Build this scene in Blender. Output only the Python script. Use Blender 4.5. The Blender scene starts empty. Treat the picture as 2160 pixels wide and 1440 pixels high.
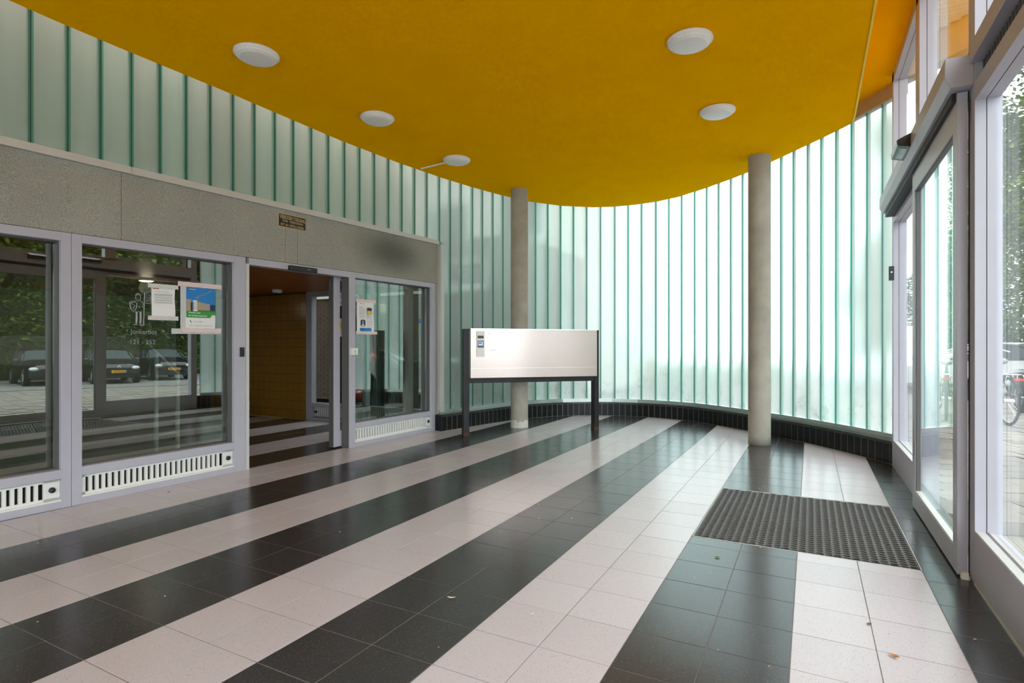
import bpy, bmesh, math, random
from mathutils import Vector, Matrix, noise
PI = math.pi
R = random.Random(7)
S = bpy.context.scene
C = S.collection

# ------------------------------------------------------------------ camera, sky, exposure
CAM_H = 1.2039
cd = bpy.data.cameras.new('camera'); cam = bpy.data.objects.new('camera', cd); C.objects.link(cam)
cam.location = (0, 0, CAM_H); cam.rotation_euler = (PI/2, 0, 0.489)
cd.sensor_width = 36; cd.lens = 36*1183.2/2160; cd.shift_y = 12/2160; cd.clip_start = .05; cd.clip_end = 400
S.camera = cam
S.view_settings.view_transform = 'Standard'; S.view_settings.look = 'None'
S.view_settings.gamma = 1; S.view_settings.use_curve_mapping = False
S.view_settings.exposure = 1.55
cy = S.cycles
cy.use_denoising = True
cy.max_bounces = 12; cy.diffuse_bounces = 6; cy.glossy_bounces = 5; cy.transmission_bounces = 8; cy.transparent_max_bounces = 20
cy.sample_clamp_indirect = 8
W = bpy.data.worlds.new('overcast_sky'); S.world = W; W.use_nodes = True
nt = W.node_tree; nt.nodes.clear()
wo = nt.nodes.new('ShaderNodeOutputWorld'); bg = nt.nodes.new('ShaderNodeBackground')
tc = nt.nodes.new('ShaderNodeTexCoord'); sx = nt.nodes.new('ShaderNodeSeparateXYZ'); rp = nt.nodes.new('ShaderNodeValToRGB')
nz = nt.nodes.new('ShaderNodeTexNoise'); nz.inputs['Scale'].default_value = 2.2; nz.inputs['Detail'].default_value = 4
mx = nt.nodes.new('ShaderNodeMix'); mx.data_type = 'RGBA'; mx.blend_type = 'MULTIPLY'; mx.inputs[0].default_value = .25
rp.color_ramp.elements[0].position = 0; rp.color_ramp.elements[0].color = (.90, .905, .98, 1)
rp.color_ramp.elements[1].position = .8; rp.color_ramp.elements[1].color = (.97, .955, 1, 1)
nt.links.new(tc.outputs['Generated'], sx.inputs[0]); nt.links.new(sx.outputs['Z'], rp.inputs[0])
nt.links.new(tc.outputs['Generated'], nz.inputs['Vector'])
nt.links.new(rp.outputs[0], mx.inputs[6]); nt.links.new(nz.outputs['Fac'], mx.inputs[7]); nt.links.new(mx.outputs[2], bg.inputs[0])
nt.links.new(bg.outputs[0], wo.inputs[0])
bg.inputs[1].default_value = 2.6

# ------------------------------------------------------------------ materials
M = {}
def mat(name, col, rough=.5, metal=0, var=0, vscale=6, bump=0, bscale=60, spec=.5, col2=None, emit=None, estr=1, alpha=None, stretch=None):
    if name in M: return M[name]
    m = bpy.data.materials.new(name); m.use_nodes = True; n = m.node_tree; b = n.nodes['Principled BSDF']
    b.inputs['Base Color'].default_value = (*col, 1); b.inputs['Roughness'].default_value = rough
    b.inputs['Metallic'].default_value = metal; b.inputs['Specular IOR Level'].default_value = spec
    if var or bump or col2:
        g = n.nodes.new('ShaderNodeNewGeometry'); mp = n.nodes.new('ShaderNodeMapping'); n.links.new(g.outputs['Position'], mp.inputs[0])
        if stretch: mp.inputs['Scale'].default_value = stretch
    if var or col2:
        t = n.nodes.new('ShaderNodeTexNoise'); t.inputs['Scale'].default_value = vscale; t.inputs['Detail'].default_value = 6; t.inputs['Roughness'].default_value = .6
        n.links.new(mp.outputs[0], t.inputs['Vector'])
        r = n.nodes.new('ShaderNodeValToRGB'); r.color_ramp.elements[0].position = .3; r.color_ramp.elements[1].position = .7
        c2 = col2 or tuple(min(1, c*(1+var)) for c in col); c1 = col if col2 else tuple(c*(1-var) for c in col)
        r.color_ramp.elements[0].color = (*c1, 1); r.color_ramp.elements[1].color = (*c2, 1)
        n.links.new(t.outputs['Fac'], r.inputs[0]); n.links.new(r.outputs[0], b.inputs['Base Color'])
    if bump:
        t2 = n.nodes.new('ShaderNodeTexNoise'); t2.inputs['Scale'].default_value = bscale; t2.inputs['Detail'].default_value = 4
        n.links.new(mp.outputs[0], t2.inputs['Vector'])
        bp = n.nodes.new('ShaderNodeBump'); bp.inputs['Strength'].default_value = bump; bp.inputs['Distance'].default_value = .004
        n.links.new(t2.outputs['Fac'], bp.inputs['Height']); n.links.new(bp.outputs[0], b.inputs['Normal'])
    if emit: b.inputs['Emission Color'].default_value = (*emit, 1); b.inputs['Emission Strength'].default_value = estr
    M[name] = m; return m

def schlick(n, r0):
    lw = n.nodes.new('ShaderNodeLayerWeight'); lw.inputs[0].default_value = .5
    pw = n.nodes.new('ShaderNodeMath'); pw.operation = 'POWER'; pw.inputs[1].default_value = 5; n.links.new(lw.outputs['Facing'], pw.inputs[0])
    ad = n.nodes.new('ShaderNodeMath'); ad.operation = 'MULTIPLY_ADD'; ad.inputs[1].default_value = 1-r0; ad.inputs[2].default_value = r0; ad.use_clamp = True
    n.links.new(pw.outputs[0], ad.inputs[0]); return ad
def clear_glass(name, tint, refl, ior=1.5):
    m = bpy.data.materials.new(name); m.use_nodes = True; n = m.node_tree; n.nodes.clear()
    o = n.nodes.new('ShaderNodeOutputMaterial'); tr = n.nodes.new('ShaderNodeBsdfTransparent'); gl = n.nodes.new('ShaderNodeBsdfGlossy')
    tr.inputs[0].default_value = (*tint, 1); gl.inputs['Roughness'].default_value = 0.0; gl.inputs[0].default_value = (.95, 1, .98, 1)
    ad = schlick(n, refl+.04)
    mi = n.nodes.new('ShaderNodeMixShader'); n.links.new(ad.outputs[0], mi.inputs[0]); n.links.new(tr.outputs[0], mi.inputs[1]); n.links.new(gl.outputs[0], mi.inputs[2])
    n.links.new(mi.outputs[0], o.inputs[0]); M[name] = m; return m
clear_glass('glass_lobby', (.76, .80, .77), .16)
clear_glass('glass_clear', (.93, .98, .96), .0)

def frosted(name, col, ratio, rough, dirt=0):
    """rolled channel glass: part blurred see-through, part scattering, light sheen; dirt stains near the bottom"""
    m = bpy.data.materials.new(name); m.use_nodes = True; n = m.node_tree; n.nodes.clear()
    o = n.nodes.new('ShaderNodeOutputMaterial')
    rf = n.nodes.new('ShaderNodeBsdfRefraction'); rf.inputs['Roughness'].default_value = rough; rf.inputs['IOR'].default_value = 1.12
    tl = n.nodes.new('ShaderNodeBsdfTranslucent'); df = n.nodes.new('ShaderNodeBsdfDiffuse'); gl = n.nodes.new('ShaderNodeBsdfGlossy')
    gl.inputs['Roughness'].default_value = .22
    geo = n.nodes.new('ShaderNodeNewGeometry'); mp = n.nodes.new('ShaderNodeMapping'); mp.inputs['Scale'].default_value = (1, 1, .12)
    n.links.new(geo.outputs['Position'], mp.inputs[0])
    no = n.nodes.new('ShaderNodeTexNoise'); no.inputs['Scale'].default_value = 9; no.inputs['Detail'].default_value = 6; n.links.new(mp.outputs[0], no.inputs['Vector'])
    r = n.nodes.new('ShaderNodeValToRGB'); r.color_ramp.elements[0].position = .25; r.color_ramp.elements[1].position = .75
    r.color_ramp.elements[0].color = (*[c*.92 for c in col], 1); r.color_ramp.elements[1].color = (*col, 1)
    n.links.new(no.outputs['Fac'], r.inputs[0])
    oi = n.nodes.new('ShaderNodeObjectInfo'); hs = n.nodes.new('ShaderNodeHueSaturation')
    mr = n.nodes.new('ShaderNodeMapRange'); mr.inputs[3].default_value = .9; mr.inputs[4].default_value = 1.06; n.links.new(oi.outputs['Random'], mr.inputs[0])
    n.links.new(mr.outputs[0], hs.inputs['Value']); n.links.new(r.outputs[0], hs.inputs['Color'])
    mr2 = n.nodes.new('ShaderNodeMapRange'); mr2.inputs[3].default_value = .68; mr2.inputs[4].default_value = 1.0; n.links.new(oi.outputs['Random'], mr2.inputs[0]); n.links.new(mr2.outputs[0], hs.inputs['Saturation'])
    last = hs.outputs[0]
    # grime that climbs from the sill in patches
    sp = n.nodes.new('ShaderNodeSeparateXYZ'); n.links.new(geo.outputs['Position'], sp.inputs[0])
    g1 = n.nodes.new('ShaderNodeMapRange'); g1.inputs[1].default_value = 1.0; g1.inputs[2].default_value = .25; n.links.new(sp.outputs['Z'], g1.inputs[0])
    no2 = n.nodes.new('ShaderNodeTexNoise'); no2.inputs['Scale'].default_value = 5; no2.inputs['Detail'].default_value = 8; no2.inputs['Roughness'].default_value = .75; n.links.new(geo.outputs['Position'], no2.inputs['Vector'])
    r2 = n.nodes.new('ShaderNodeValToRGB'); r2.color_ramp.elements[0].position = .52; r2.color_ramp.elements[1].position = .72; n.links.new(no2.outputs['Fac'], r2.inputs[0])
    mu = n.nodes.new('ShaderNodeMath'); mu.operation = 'MULTIPLY'; n.links.new(g1.outputs[0], mu.inputs[0]); n.links.new(r2.outputs[0], mu.inputs[1])
    mu2 = n.nodes.new('ShaderNodeMath'); mu2.operation = 'MULTIPLY'; mu2.inputs[1].default_value = dirt; n.links.new(mu.outputs[0], mu2.inputs[0])
    mg = n.nodes.new('ShaderNodeMix'); mg.data_type = 'RGBA'; mg.inputs[7].default_value = (.25, .27, .22, 1)
    n.links.new(mu2.outputs[0], mg.inputs[0]); n.links.new(last, mg.inputs[6]); last = mg.outputs[2]
    for s in (rf, tl): n.links.new(last, s.inputs['Color'])
    df.inputs['Color'].default_value = (*[c*.75 for c in col], 1)
    a = n.nodes.new('ShaderNodeMixShader'); a.inputs[0].default_value = ratio; n.links.new(tl.outputs[0], a.inputs[1]); n.links.new(rf.outputs[0], a.inputs[2])
    b = n.nodes.new('ShaderNodeMixShader'); b.inputs[0].default_value = .13; n.links.new(a.outputs[0], b.inputs[1]); n.links.new(df.outputs[0], b.inputs[2])
    fr = schlick(n, .04)
    c = n.nodes.new('ShaderNodeMixShader'); n.links.new(fr.outputs[0], c.inputs[0]); n.links.new(b.outputs[0], c.inputs[1]); n.links.new(gl.outputs[0], c.inputs[2])
    n.links.new(c.outputs[0], o.inputs[0]); M[name] = m; return m
frosted('channel_glass', (.70, .93, .88), .42, .38, .8)
frosted('flange_glass', (.17, .62, .50), .35, .3)

def tile_mat(name, base, spk1, spk2, rough):
    m = bpy.data.materials.new(name); m.use_nodes = True; n = m.node_tree; b = n.nodes['Principled BSDF']
    b.inputs['Roughness'].default_value = rough
    g = n.nodes.new('ShaderNodeNewGeometry'); oi = n.nodes.new('ShaderNodeObjectInfo')
    cur = None
    hs = n.nodes.new('ShaderNodeHueSaturation'); hs.inputs['Color'].default_value = (*base, 1)
    mr = n.nodes.new('ShaderNodeMapRange'); mr.inputs[3].default_value = .965; mr.inputs[4].default_value = 1.035; n.links.new(oi.outputs['Random'], mr.inputs[0]); n.links.new(mr.outputs[0], hs.inputs['Value'])
    cur = hs.outputs[0]
    for sc, col, thr, seed in ((130, spk1, .20, 0), (170, spk2, .20, 5)):
        v = n.nodes.new('ShaderNodeTexVoronoi'); v.inputs['Scale'].default_value = sc
        mp = n.nodes.new('ShaderNodeMapping'); mp.inputs['Location'].default_value = (seed, seed, 0); n.links.new(g.outputs['Position'], mp.inputs[0]); n.links.new(mp.outputs[0], v.inputs['Vector'])
        lt = n.nodes.new('ShaderNodeMath'); lt.operation = 'LESS_THAN'; lt.inputs[1].default_value = thr; n.links.new(v.outputs['Distance'], lt.inputs[0])
        sp = n.nodes.new('ShaderNodeSeparateColor'); n.links.new(v.outputs['Color'], sp.inputs[0])
        l2 = n.nodes.new('ShaderNodeMath'); l2.operation = 'LESS_THAN'; l2.inputs[1].default_value = .5; n.links.new(sp.outputs[0], l2.inputs[0])
        mu = n.nodes.new('ShaderNodeMath'); mu.operation = 'MULTIPLY'; n.links.new(lt.outputs[0], mu.inputs[0]); n.links.new(l2.outputs[0], mu.inputs[1])
        mi = n.nodes.new('ShaderNodeMix'); mi.data_type = 'RGBA'; n.links.new(mu.outputs[0], mi.inputs[0]); n.links.new(cur, mi.inputs[6]); mi.inputs[7].default_value = (*col, 1)
        cur = mi.outputs[2]
    n.links.new(cur, b.inputs['Base Color'])
    t = n.nodes.new('ShaderNodeTexNoise'); t.inputs['Scale'].default_value = 3.5; t.inputs['Detail'].default_value = 5; n.links.new(g.outputs['Position'], t.inputs['Vector'])
    r = n.nodes.new('ShaderNodeMapRange'); r.inputs[3].default_value = rough*.8; r.inputs[4].default_value = rough*1.08; n.links.new(t.outputs['Fac'], r.inputs[0]); n.links.new(r.outputs[0], b.inputs['Roughness'])
    M[name] = m; return m
tile_mat('light_terrazzo', (.545, .49, .525), (.27, .245, .26), (.69, .65, .67), .24)
tile_mat('dark_terrazzo', (.036, .034, .038), (.12, .12, .12), (.08, .072, .07), .22)

mat('grout', (.19, .17, .165), .9, var=.2, vscale=20)
mat('yellow_plaster', (1.0, .455, .0), .8, var=.04, vscale=3, bump=.25, bscale=90, spec=.0)
mat('yellow_lit_edge', (.95, .62, .01), .5)  # brighter yellow: light on the slab lip put into the colour
mat('frame_grey', (.45, .435, .51), .42, var=.03, vscale=5)
mat('frame_dark', (.10, .095, .095), .5)  # darker grey for gaskets, seal strips and grille fins
mat('gasket', (.012, .012, .012), .6)
mat('alu', (.60, .60, .585), .4, metal=.15)
mat('alu_rail', (.55, .60, .58), .3, metal=.8)
mat('white_metal', (.78, .78, .76), .45)
mat('black_metal', (.012, .011, .013), .4, var=.3, vscale=8, spec=.3)
mat('rust', (.06, .03, .02), .8)
mat('black_plastic', (.012, .012, .013), .3)
mat('white_plastic', (.84, .82, .80), .4)
mat('opal', (.90, .86, .84), .3, spec=.6)
mat('steel_sheet', (.57, .49, .46), .27, metal=.85, var=.03, vscale=30, stretch=(1, 1, 12))
mat('steel_lip', (.9, .88, .86), .25, metal=.8)
mat('column_concrete', (.37, .34, .285), .8, var=.12, vscale=5, bump=.3, bscale=50)
mat('chipped_paint', (.62, .60, .55), .85, var=.15, vscale=40)
mat('black_tile', (.006, .006, .007), .35, var=.2, vscale=12, spec=.3)
mat('tile_joint', (.34, .33, .31), .8)
mat('ledge_tile', (.035, .04, .04), .18)
mat('rubber', (.10, .095, .095), .6)
mat('yellow_wall_tile', (.30, .15, .02), .2, var=.05)
mat('orange_wood', (.42, .13, .025), .4, var=.3, vscale=4, stretch=(1, 12, 1))
mat('brick_dark', (.11, .075, .055), .85, var=.3, vscale=8)
mat('mortar', (.19, .18, .155), .95)
mat('paper', (.85, .85, .86), .7)
mat('ink', (.04, .04, .05), .7)
mat('ink_grey', (.35, .35, .38), .7)
mat('ink_blue', (.02, .22, .60), .6)
mat('print_green', (.05, .32, .06), .6)
mat('print_sand', (.62, .42, .20), .6)
mat('print_yellow', (.90, .60, .02), .6)
mat('print_red', (.60, .05, .04), .6)
mat('print_beige', (.42, .34, .24), .6)
mat('print_skin', (.55, .30, .22), .6)
mat('print_navy', (.02, .04, .10), .6)
mat('sign_black', (.012, .012, .02), .4)
mat('sign_gold', (.55, .40, .20), .45)
mat('etch', (.60, .62, .62), .6)
mat('etch_faint', (.30, .32, .32), .6)
mat('dark_joint', (.06, .035, .012), .9)
mat('pier_brick', (.020, .015, .011), .9, var=.3, vscale=8, spec=.08)
mat('pier_mortar', (.045, .042, .032), .95, spec=.08)
mat('sealant', (.02, .10, .075), .4)
mat('asphalt', (.22, .215, .21), .9, var=.12, vscale=4, bump=.4, bscale=40)
mat('paver', (.27, .235, .205), .9, var=.16, vscale=3.3, bump=.4, bscale=60)
mat('paver_b', (.21, .185, .165), .9, var=.16, vscale=4, bump=.4, bscale=60)
mat('sand_joint', (.12, .10, .085), 1)
mat('soil', (.09, .085, .04), 1, var=.4, vscale=2)
mat('leaf_a', (.10, .20, .025), .55, col2=(.22, .33, .05), vscale=1.3)
mat('leaf_b', (.045, .10, .02), .6, col2=(.13, .20, .035), vscale=.9)
mat('leaf_c', (.20, .30, .05), .55, col2=(.36, .42, .09), vscale=1.6)
mat('bark', (.14, .11, .085), .9, var=.3, vscale=10)
mat('car_black', (.012, .010, .014), .12, spec=.8)
mat('car_silver', (.50, .52, .55), .2, metal=.6)
mat('car_grey', (.17, .18, .20), .2, metal=.5)
mat('car_white', (.82, .83, .84), .18)
mat('car_glass', (.10, .12, .13), .05, spec=1)
mat('tyre', (.018, .018, .018), .8)
mat('rim', (.55, .56, .58), .3, metal=.8)
mat('lamp_glass', (.75, .78, .78), .1, spec=.8)
mat('plate_yellow', (.85, .42, .01), .5)
mat('scooter_red', (.42, .015, .02), .15, spec=.8)
mat('tarp', (.012, .012, .014), .22, spec=.7)
mat('scooter_green', (.02, .07, .06), .2)
mat('red_reflector', (.55, .03, .03), .3)
mat('chrome', (.75, .75, .75), .12, metal=1)
mat('pale_render', (.60, .58, .54), .85, var=.06, vscale=2)
mat('tan_concrete', (.50, .40, .27), .8, var=.12, vscale=3)
mat('canopy_white', (.85, .83, .78), .6)
mat('wood_board', (.50, .30, .15), .6, var=.15, vscale=5)
mat('bin_grey', (.16, .17, .18), .4)
mat('lamp_on', (1, .9, .7), .5, emit=(1, .82, .5), estr=4)
mat('led_red', (.6, .02, .02), .4, emit=(1, .05, .03), estr=.25)
mat('led_blue', (.25, .33, .55), .3, emit=(.35, .45, .8), estr=.35)
mat('dry_leaf', (.52, .22, .06), .7, var=.3, vscale=60)
mat('pale_leaf', (.78, .60, .36), .7)
mat('sheepskin', (.35, .29, .29), 1, bump=1, bscale=60)

def concrete():
    m = bpy.data.materials.new('facade_concrete'); m.use_nodes = True; n = m.node_tree; b = n.nodes['Principled BSDF']; b.inputs['Roughness'].default_value = .85
    g = n.nodes.new('ShaderNodeNewGeometry')
    t = n.nodes.new('ShaderNodeTexNoise'); t.inputs['Scale'].default_value = 190; t.inputs['Detail'].default_value = 6; n.links.new(g.outputs['Position'], t.inputs['Vector'])
    r = n.nodes.new('ShaderNodeValToRGB'); r.color_ramp.elements[0].position = .32; r.color_ramp.elements[1].position = .68
    r.color_ramp.elements[0].color = (.20, .20, .178, 1); r.color_ramp.elements[1].color = (.46, .455, .405, 1)
    n.links.new(t.outputs['Fac'], r.inputs[0])
    t2 = n.nodes.new('ShaderNodeTexNoise'); t2.inputs['Scale'].default_value = 2; t2.inputs['Detail'].default_value = 5; n.links.new(g.outputs['Position'], t2.inputs['Vector'])
    mr = n.nodes.new('ShaderNodeMapRange'); mr.inputs[3].default_value = .82; mr.inputs[4].default_value = 1.12; n.links.new(t2.outputs['Fac'], mr.inputs[0])
    hs = n.nodes.new('ShaderNodeHueSaturation'); n.links.new(r.outputs[0], hs.inputs['Color']); n.links.new(mr.outputs[0], hs.inputs['Value'])
    # a dark damp stain of its own round (y 5.75, z 2.42)
    mp = n.nodes.new('ShaderNodeMapping'); mp.inputs['Location'].default_value = (0, -5.72*1.0, -2.43*2.2); mp.inputs['Scale'].default_value = (0, 1.0, 2.2)
    n.links.new(g.outputs['Position'], mp.inputs[0])
    ln = n.nodes.new('ShaderNodeVectorMath'); ln.operation = 'LENGTH'; n.links.new(mp.outputs[0], ln.inputs[0])
    sm = n.nodes.new('ShaderNodeMapRange'); sm.interpolation_type = 'SMOOTHSTEP'; sm.inputs[1].default_value = .85; sm.inputs[2].default_value = .05; n.links.new(ln.outputs['Value'], sm.inputs[0])
    m3 = n.nodes.new('ShaderNodeMath'); m3.operation = 'MULTIPLY'; m3.inputs[1].default_value = .75; n.links.new(sm.outputs[0], m3.inputs[0])
    mi = n.nodes.new('ShaderNodeMix'); mi.data_type = 'RGBA'; mi.inputs[7].default_value = (.055, .065, .055, 1); n.links.new(m3.outputs[0], mi.inputs[0]); n.links.new(hs.outputs[0], mi.inputs[6])
    n.links.new(mi.outputs[2], b.inputs['Base Color'])
    bp = n.nodes.new('ShaderNodeBump'); bp.inputs['Strength'].default_value = .3; bp.inputs['Distance'].default_value = .003; n.links.new(t.outputs['Fac'], bp.inputs['Height']); n.links.new(bp.outputs[0], b.inputs['Normal'])
    M['facade_concrete'] = m
concrete()

def stripes(name, a, b_, scale, rot):
    m = bpy.data.materials.new(name); m.use_nodes = True; n = m.node_tree; b = n.nodes['Principled BSDF']; b.inputs['Roughness'].default_value = .6
    g = n.nodes.new('ShaderNodeNewGeometry'); mp = n.nodes.new('ShaderNodeMapping'); mp.inputs['Rotation'].default_value = rot; n.links.new(g.outputs['Position'], mp.inputs[0])
    w = n.nodes.new('ShaderNodeTexWave'); w.bands_direction = 'Y'; w.inputs['Scale'].default_value = scale; n.links.new(mp.outputs[0], w.inputs['Vector'])
    r = n.nodes.new('ShaderNodeValToRGB'); r.color_ramp.elements[0].position = .15; r.color_ramp.elements[0].color = (*a, 1); r.color_ramp.elements[1].position = .35; r.color_ramp.elements[1].color = (*b_, 1)
    n.links.new(w.outputs['Fac'], r.inputs[0]); n.links.new(r.outputs[0], b.inputs['Base Color']); M[name] = m
stripes('tape_grey', (.45, .40, .40), (.80, .78, .77), 18, (.7, 0, 0))
stripes('tape_red', (.70, .42, .42), (.82, .74, .74), 22, (1.4, 0, 0))

# ------------------------------------------------------------------ mesh building
class MB:
    def __init__(s): s.v = []; s.f = []; s.m = []
    def add(s, vs, fs, mi=0):
        o = len(s.v); s.v += [tuple(v) for v in vs]; s.f += [tuple(i+o for i in f) for f in fs]; s.m += [mi]*len(fs); return s
    def hexa(s, v8, mi=0):
        return s.add(v8, [(0,3,2,1),(4,5,6,7),(0,1,5,4),(1,2,6,5),(2,3,7,6),(3,0,4,7)], mi)
    def box(s, x0, x1, y0, y1, z0, z1, mi=0, T=None):
        v = [(x0,y0,z0),(x1,y0,z0),(x1,y1,z0),(x0,y1,z0),(x0,y0,z1),(x1,y0,z1),(x1,y1,z1),(x0,y1,z1)]
        if T: v = [T(*p) for p in v]
        return s.hexa(v, mi)
    def prism(s, poly, z0, z1, mi=0, T=None):
        n = len(poly); v = [(x, y, z0) for x, y in poly]+[(x, y, z1) for x, y in poly]
        if T: v = [T(*p) for p in v]
        f = [tuple(range(n-1, -1, -1)), tuple(range(n, 2*n))]+[(i, (i+1) % n, (i+1) % n+n, i+n) for i in range(n)]
        return s.add(v, f, mi)
    def tube(s, pts, r, n=8, mi=0, cap=True):
        pts = [Vector(p) for p in pts]; rs = r if isinstance(r, (list, tuple)) else [r]*len(pts)
        vs = []; fs = []
        prev = None
        for i, p in enumerate(pts):
            d = (pts[min(i+1, len(pts)-1)]-pts[max(i-1, 0)]).normalized()
            up = prev if prev else (Vector((0, 0, 1)) if abs(d.z) < .9 else Vector((1, 0, 0)))
            a = d.cross(up).normalized(); b = a.cross(d).normalized(); prev = b
            for k in range(n):
                t = 2*PI*k/n; vs.append(p+(a*math.cos(t)+b*math.sin(t))*rs[i])
        for i in range(len(pts)-1):
            for k in range(n): fs.append((i*n+k, i*n+(k+1) % n, (i+1)*n+(k+1) % n, (i+1)*n+k))
        if cap: fs += [tuple(range(n-1, -1, -1)), tuple(range((len(pts)-1)*n, len(pts)*n))]
        return s.add(vs, fs, mi)
    def lathe(s, prof, n=32, mi=0, T=None):
        vs = []; fs = []
        for r_, z in prof:
            for k in range(n): t = 2*PI*k/n; vs.append((r_*math.cos(t), r_*math.sin(t), z))
        for i in range(len(prof)-1):
            for k in range(n): fs.append((i*n+k, i*n+(k+1) % n, (i+1)*n+(k+1) % n, (i+1)*n+k))
        if T: vs = [T @ Vector(v) for v in vs]
        return s.add(vs, fs, mi)
    def ell(s, c, r, n=12, m=8, mi=0):
        vs = []; fs = []
        for i in range(m+1):
            a = PI*i/m
            for k in range(n):
                t = 2*PI*k/n; vs.append((c[0]+r[0]*math.sin(a)*math.cos(t), c[1]+r[1]*math.sin(a)*math.sin(t), c[2]+r[2]*math.cos(a)))
        for i in range(m):
            for k in range(n): fs.append((i*n+k, (i+1)*n+k, (i+1)*n+(k+1) % n, i*n+(k+1) % n))
        return s.add(vs, fs, mi)
    def mesh(s, name, mats, smooth=False):
        me = bpy.data.meshes.new(name); me.from_pydata(s.v, [], s.f)
        for m in (mats if isinstance(mats, (list, tuple)) else [mats]): me.materials.append(M[m])
        me.polygons.foreach_set('material_index', s.m)
        if smooth: me.polygons.foreach_set('use_smooth', [True]*len(me.polygons))
        me.update(); return me
    def obj(s, name, mats, parent=None, smooth=False, bevel=0):
        o = bpy.data.objects.new(name, s.mesh(name, mats, smooth)); C.objects.link(o)
        if parent: o.parent = parent
        if smooth == 'auto': pass
        if bevel:
            b = o.modifiers.new('bevel', 'BEVEL'); b.width = bevel; b.segments = 2; b.limit_method = 'ANGLE'
        return o
def tag(o, label=None, cat=None, group=None, kind=None):
    if label: o['label'] = label
    if cat: o['category'] = cat
    if group: o['group'] = group
    if kind: o['kind'] = kind
    return o
def empty(name, loc=(0, 0, 0), rz=0, **k):
    o = bpy.data.objects.new(name, None); C.objects.link(o); o.location = loc; o.rotation_euler = (0, 0, rz); o.empty_display_size = .1
    return tag(o, **k)
def inst(name, me, parent, loc, rz=0):
    o = bpy.data.objects.new(name, me); C.objects.link(o); o.parent = parent; o.location = loc
    if rz: o.rotation_euler = (0, 0, rz)
    return o
def copy_tree(o, parent=None):
    c = o.copy(); C.objects.link(c); c.parent = parent
    for ch in o.children: copy_tree(ch, c)
    return c
def text_mesh(s, w, h, bold=0, depth=.0006):
    cu = bpy.data.curves.new('t', 'FONT'); cu.body = s; cu.extrude = depth/2; cu.resolution_u = 3; cu.offset = bold
    ob = bpy.data.objects.new('t', cu); me = bpy.data.meshes.new_from_object(ob)
    xs = [v.co.x for v in me.vertices]; ys = [v.co.y for v in me.vertices]
    x0, x1, y0, y1 = min(xs), max(xs), min(ys), max(ys)
    sx_ = w/(x1-x0); sy_ = h/(y1-y0) if h else sx_
    for v in me.vertices: v.co.x = (v.co.x-x0)*sx_; v.co.y = (v.co.y-y0)*sy_
    bpy.data.objects.remove(ob); bpy.data.curves.remove(cu)
    return me
def text(name, s, w, h, origin, X, m, parent=None, bold=0, Y=Vector((0, 0, 1))):
    """lettering whose lower left corner is origin, running along X"""
    me = text_mesh(s, w, h, bold); me.materials.clear(); me.materials.append(M[m])
    X = Vector(X).normalized(); Z = X.cross(Y).normalized()
    mw = Matrix((X, Y, Z)).transposed().to_4x4(); mw.translation = Vector(origin)
    me.transform(mw)
    o = bpy.data.objects.new(name, me); C.objects.link(o); o.parent = parent; return o

# ------------------------------------------------------------------ plan of the hall (metres, stripes run along +y)
FX = lambda y: -4.95+.0306*(y-1.7)                 # front plane of the lobby facade
def ZS(z, y): return z+max(0, z-.35)*.0083*(y-1.76)  # its rails rise a little to the far end
def FT(y, d, z): return (FX(y)+d, y, ZS(z, y))     # facade frame: (along, outwards, up)
def fbox(mb, y0, y1, d0, d1, z0, z1, mi=0):
    v = [FT(y0, d0, z0), FT(y0, d1, z0), FT(y1, d1, z0), FT(y1, d0, z0), FT(y0, d0, z1), FT(y0, d1, z1), FT(y1, d1, z1), FT(y1, d0, z1)]
    return mb.hexa(v, mi)
FDIR = Vector((.0306, 1, 0)).normalized()
JJ = [(-4.942, 1.933), (-4.934, 2.159), (-4.926, 2.376), (-4.919, 2.599), (-4.911, 2.823), (-4.903, 3.045), (-4.895, 3.268), (-4.887, 3.493), (-4.879, 3.721), (-4.871, 3.955), (-4.863, 4.182), (-4.855, 4.419), (-4.847, 4.659), (-4.838, 4.901), (-4.83, 5.144), (-4.821, 5.394), (-4.812, 5.652), (-4.803, 5.908), (-4.794, 6.17), (-4.785, 6.438), (-4.764, 6.708), (-4.72, 6.922), (-4.674, 7.146), (-4.628, 7.397), (-4.585, 7.626), (-4.533, 7.867), (-4.477, 8.098), (-4.411, 8.315), (-4.316, 8.541), (-4.207, 8.782), (-4.06, 8.975), (-3.904, 9.179), (-3.721, 9.328), (-3.526, 9.474), (-3.306, 9.582), (-3.072, 9.67), (-2.841, 9.704), (-2.61, 9.725), (-2.358, 9.708), (-2.135, 9.684), (-1.91, 9.619), (-1.685, 9.541), (-1.478, 9.41), (-1.279, 9.27), (-1.082, 9.11), (-0.899, 8.958), (-0.714, 8.804), (-0.531, 8.621), (-0.362, 8.452), (-0.205, 8.295), (-0.038, 8.128), (0.111, 7.962), (0.266, 7.774), (0.414, 7.586), (0.554, 7.397), (0.683, 7.215), (0.83, 6.99)]
SLAB = [(-4.85, -6), (-4.82, 1.5), (-4.835, 2.0), (-4.824, 2.451), (-4.776, 3.453), (-4.752, 4.762), (-4.667, 5.711), (-4.545, 6.49), (-4.411, 7.091), (-4.25, 7.65), (-4.03, 8.2), (-3.67, 8.70), (-3.254, 9.02), (-2.93, 9.15), (-2.573, 9.19), (-2.2, 9.16), (-1.848, 9.04), (-1.365, 8.72), (-0.966, 8.40), (-0.753, 8.21), (-0.454, 7.90), (-0.047, 7.44), (.16, 7.20), (0.39, 6.92), (0.40, 6.66), (.395, 4.54), (.395, -6)]
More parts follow.
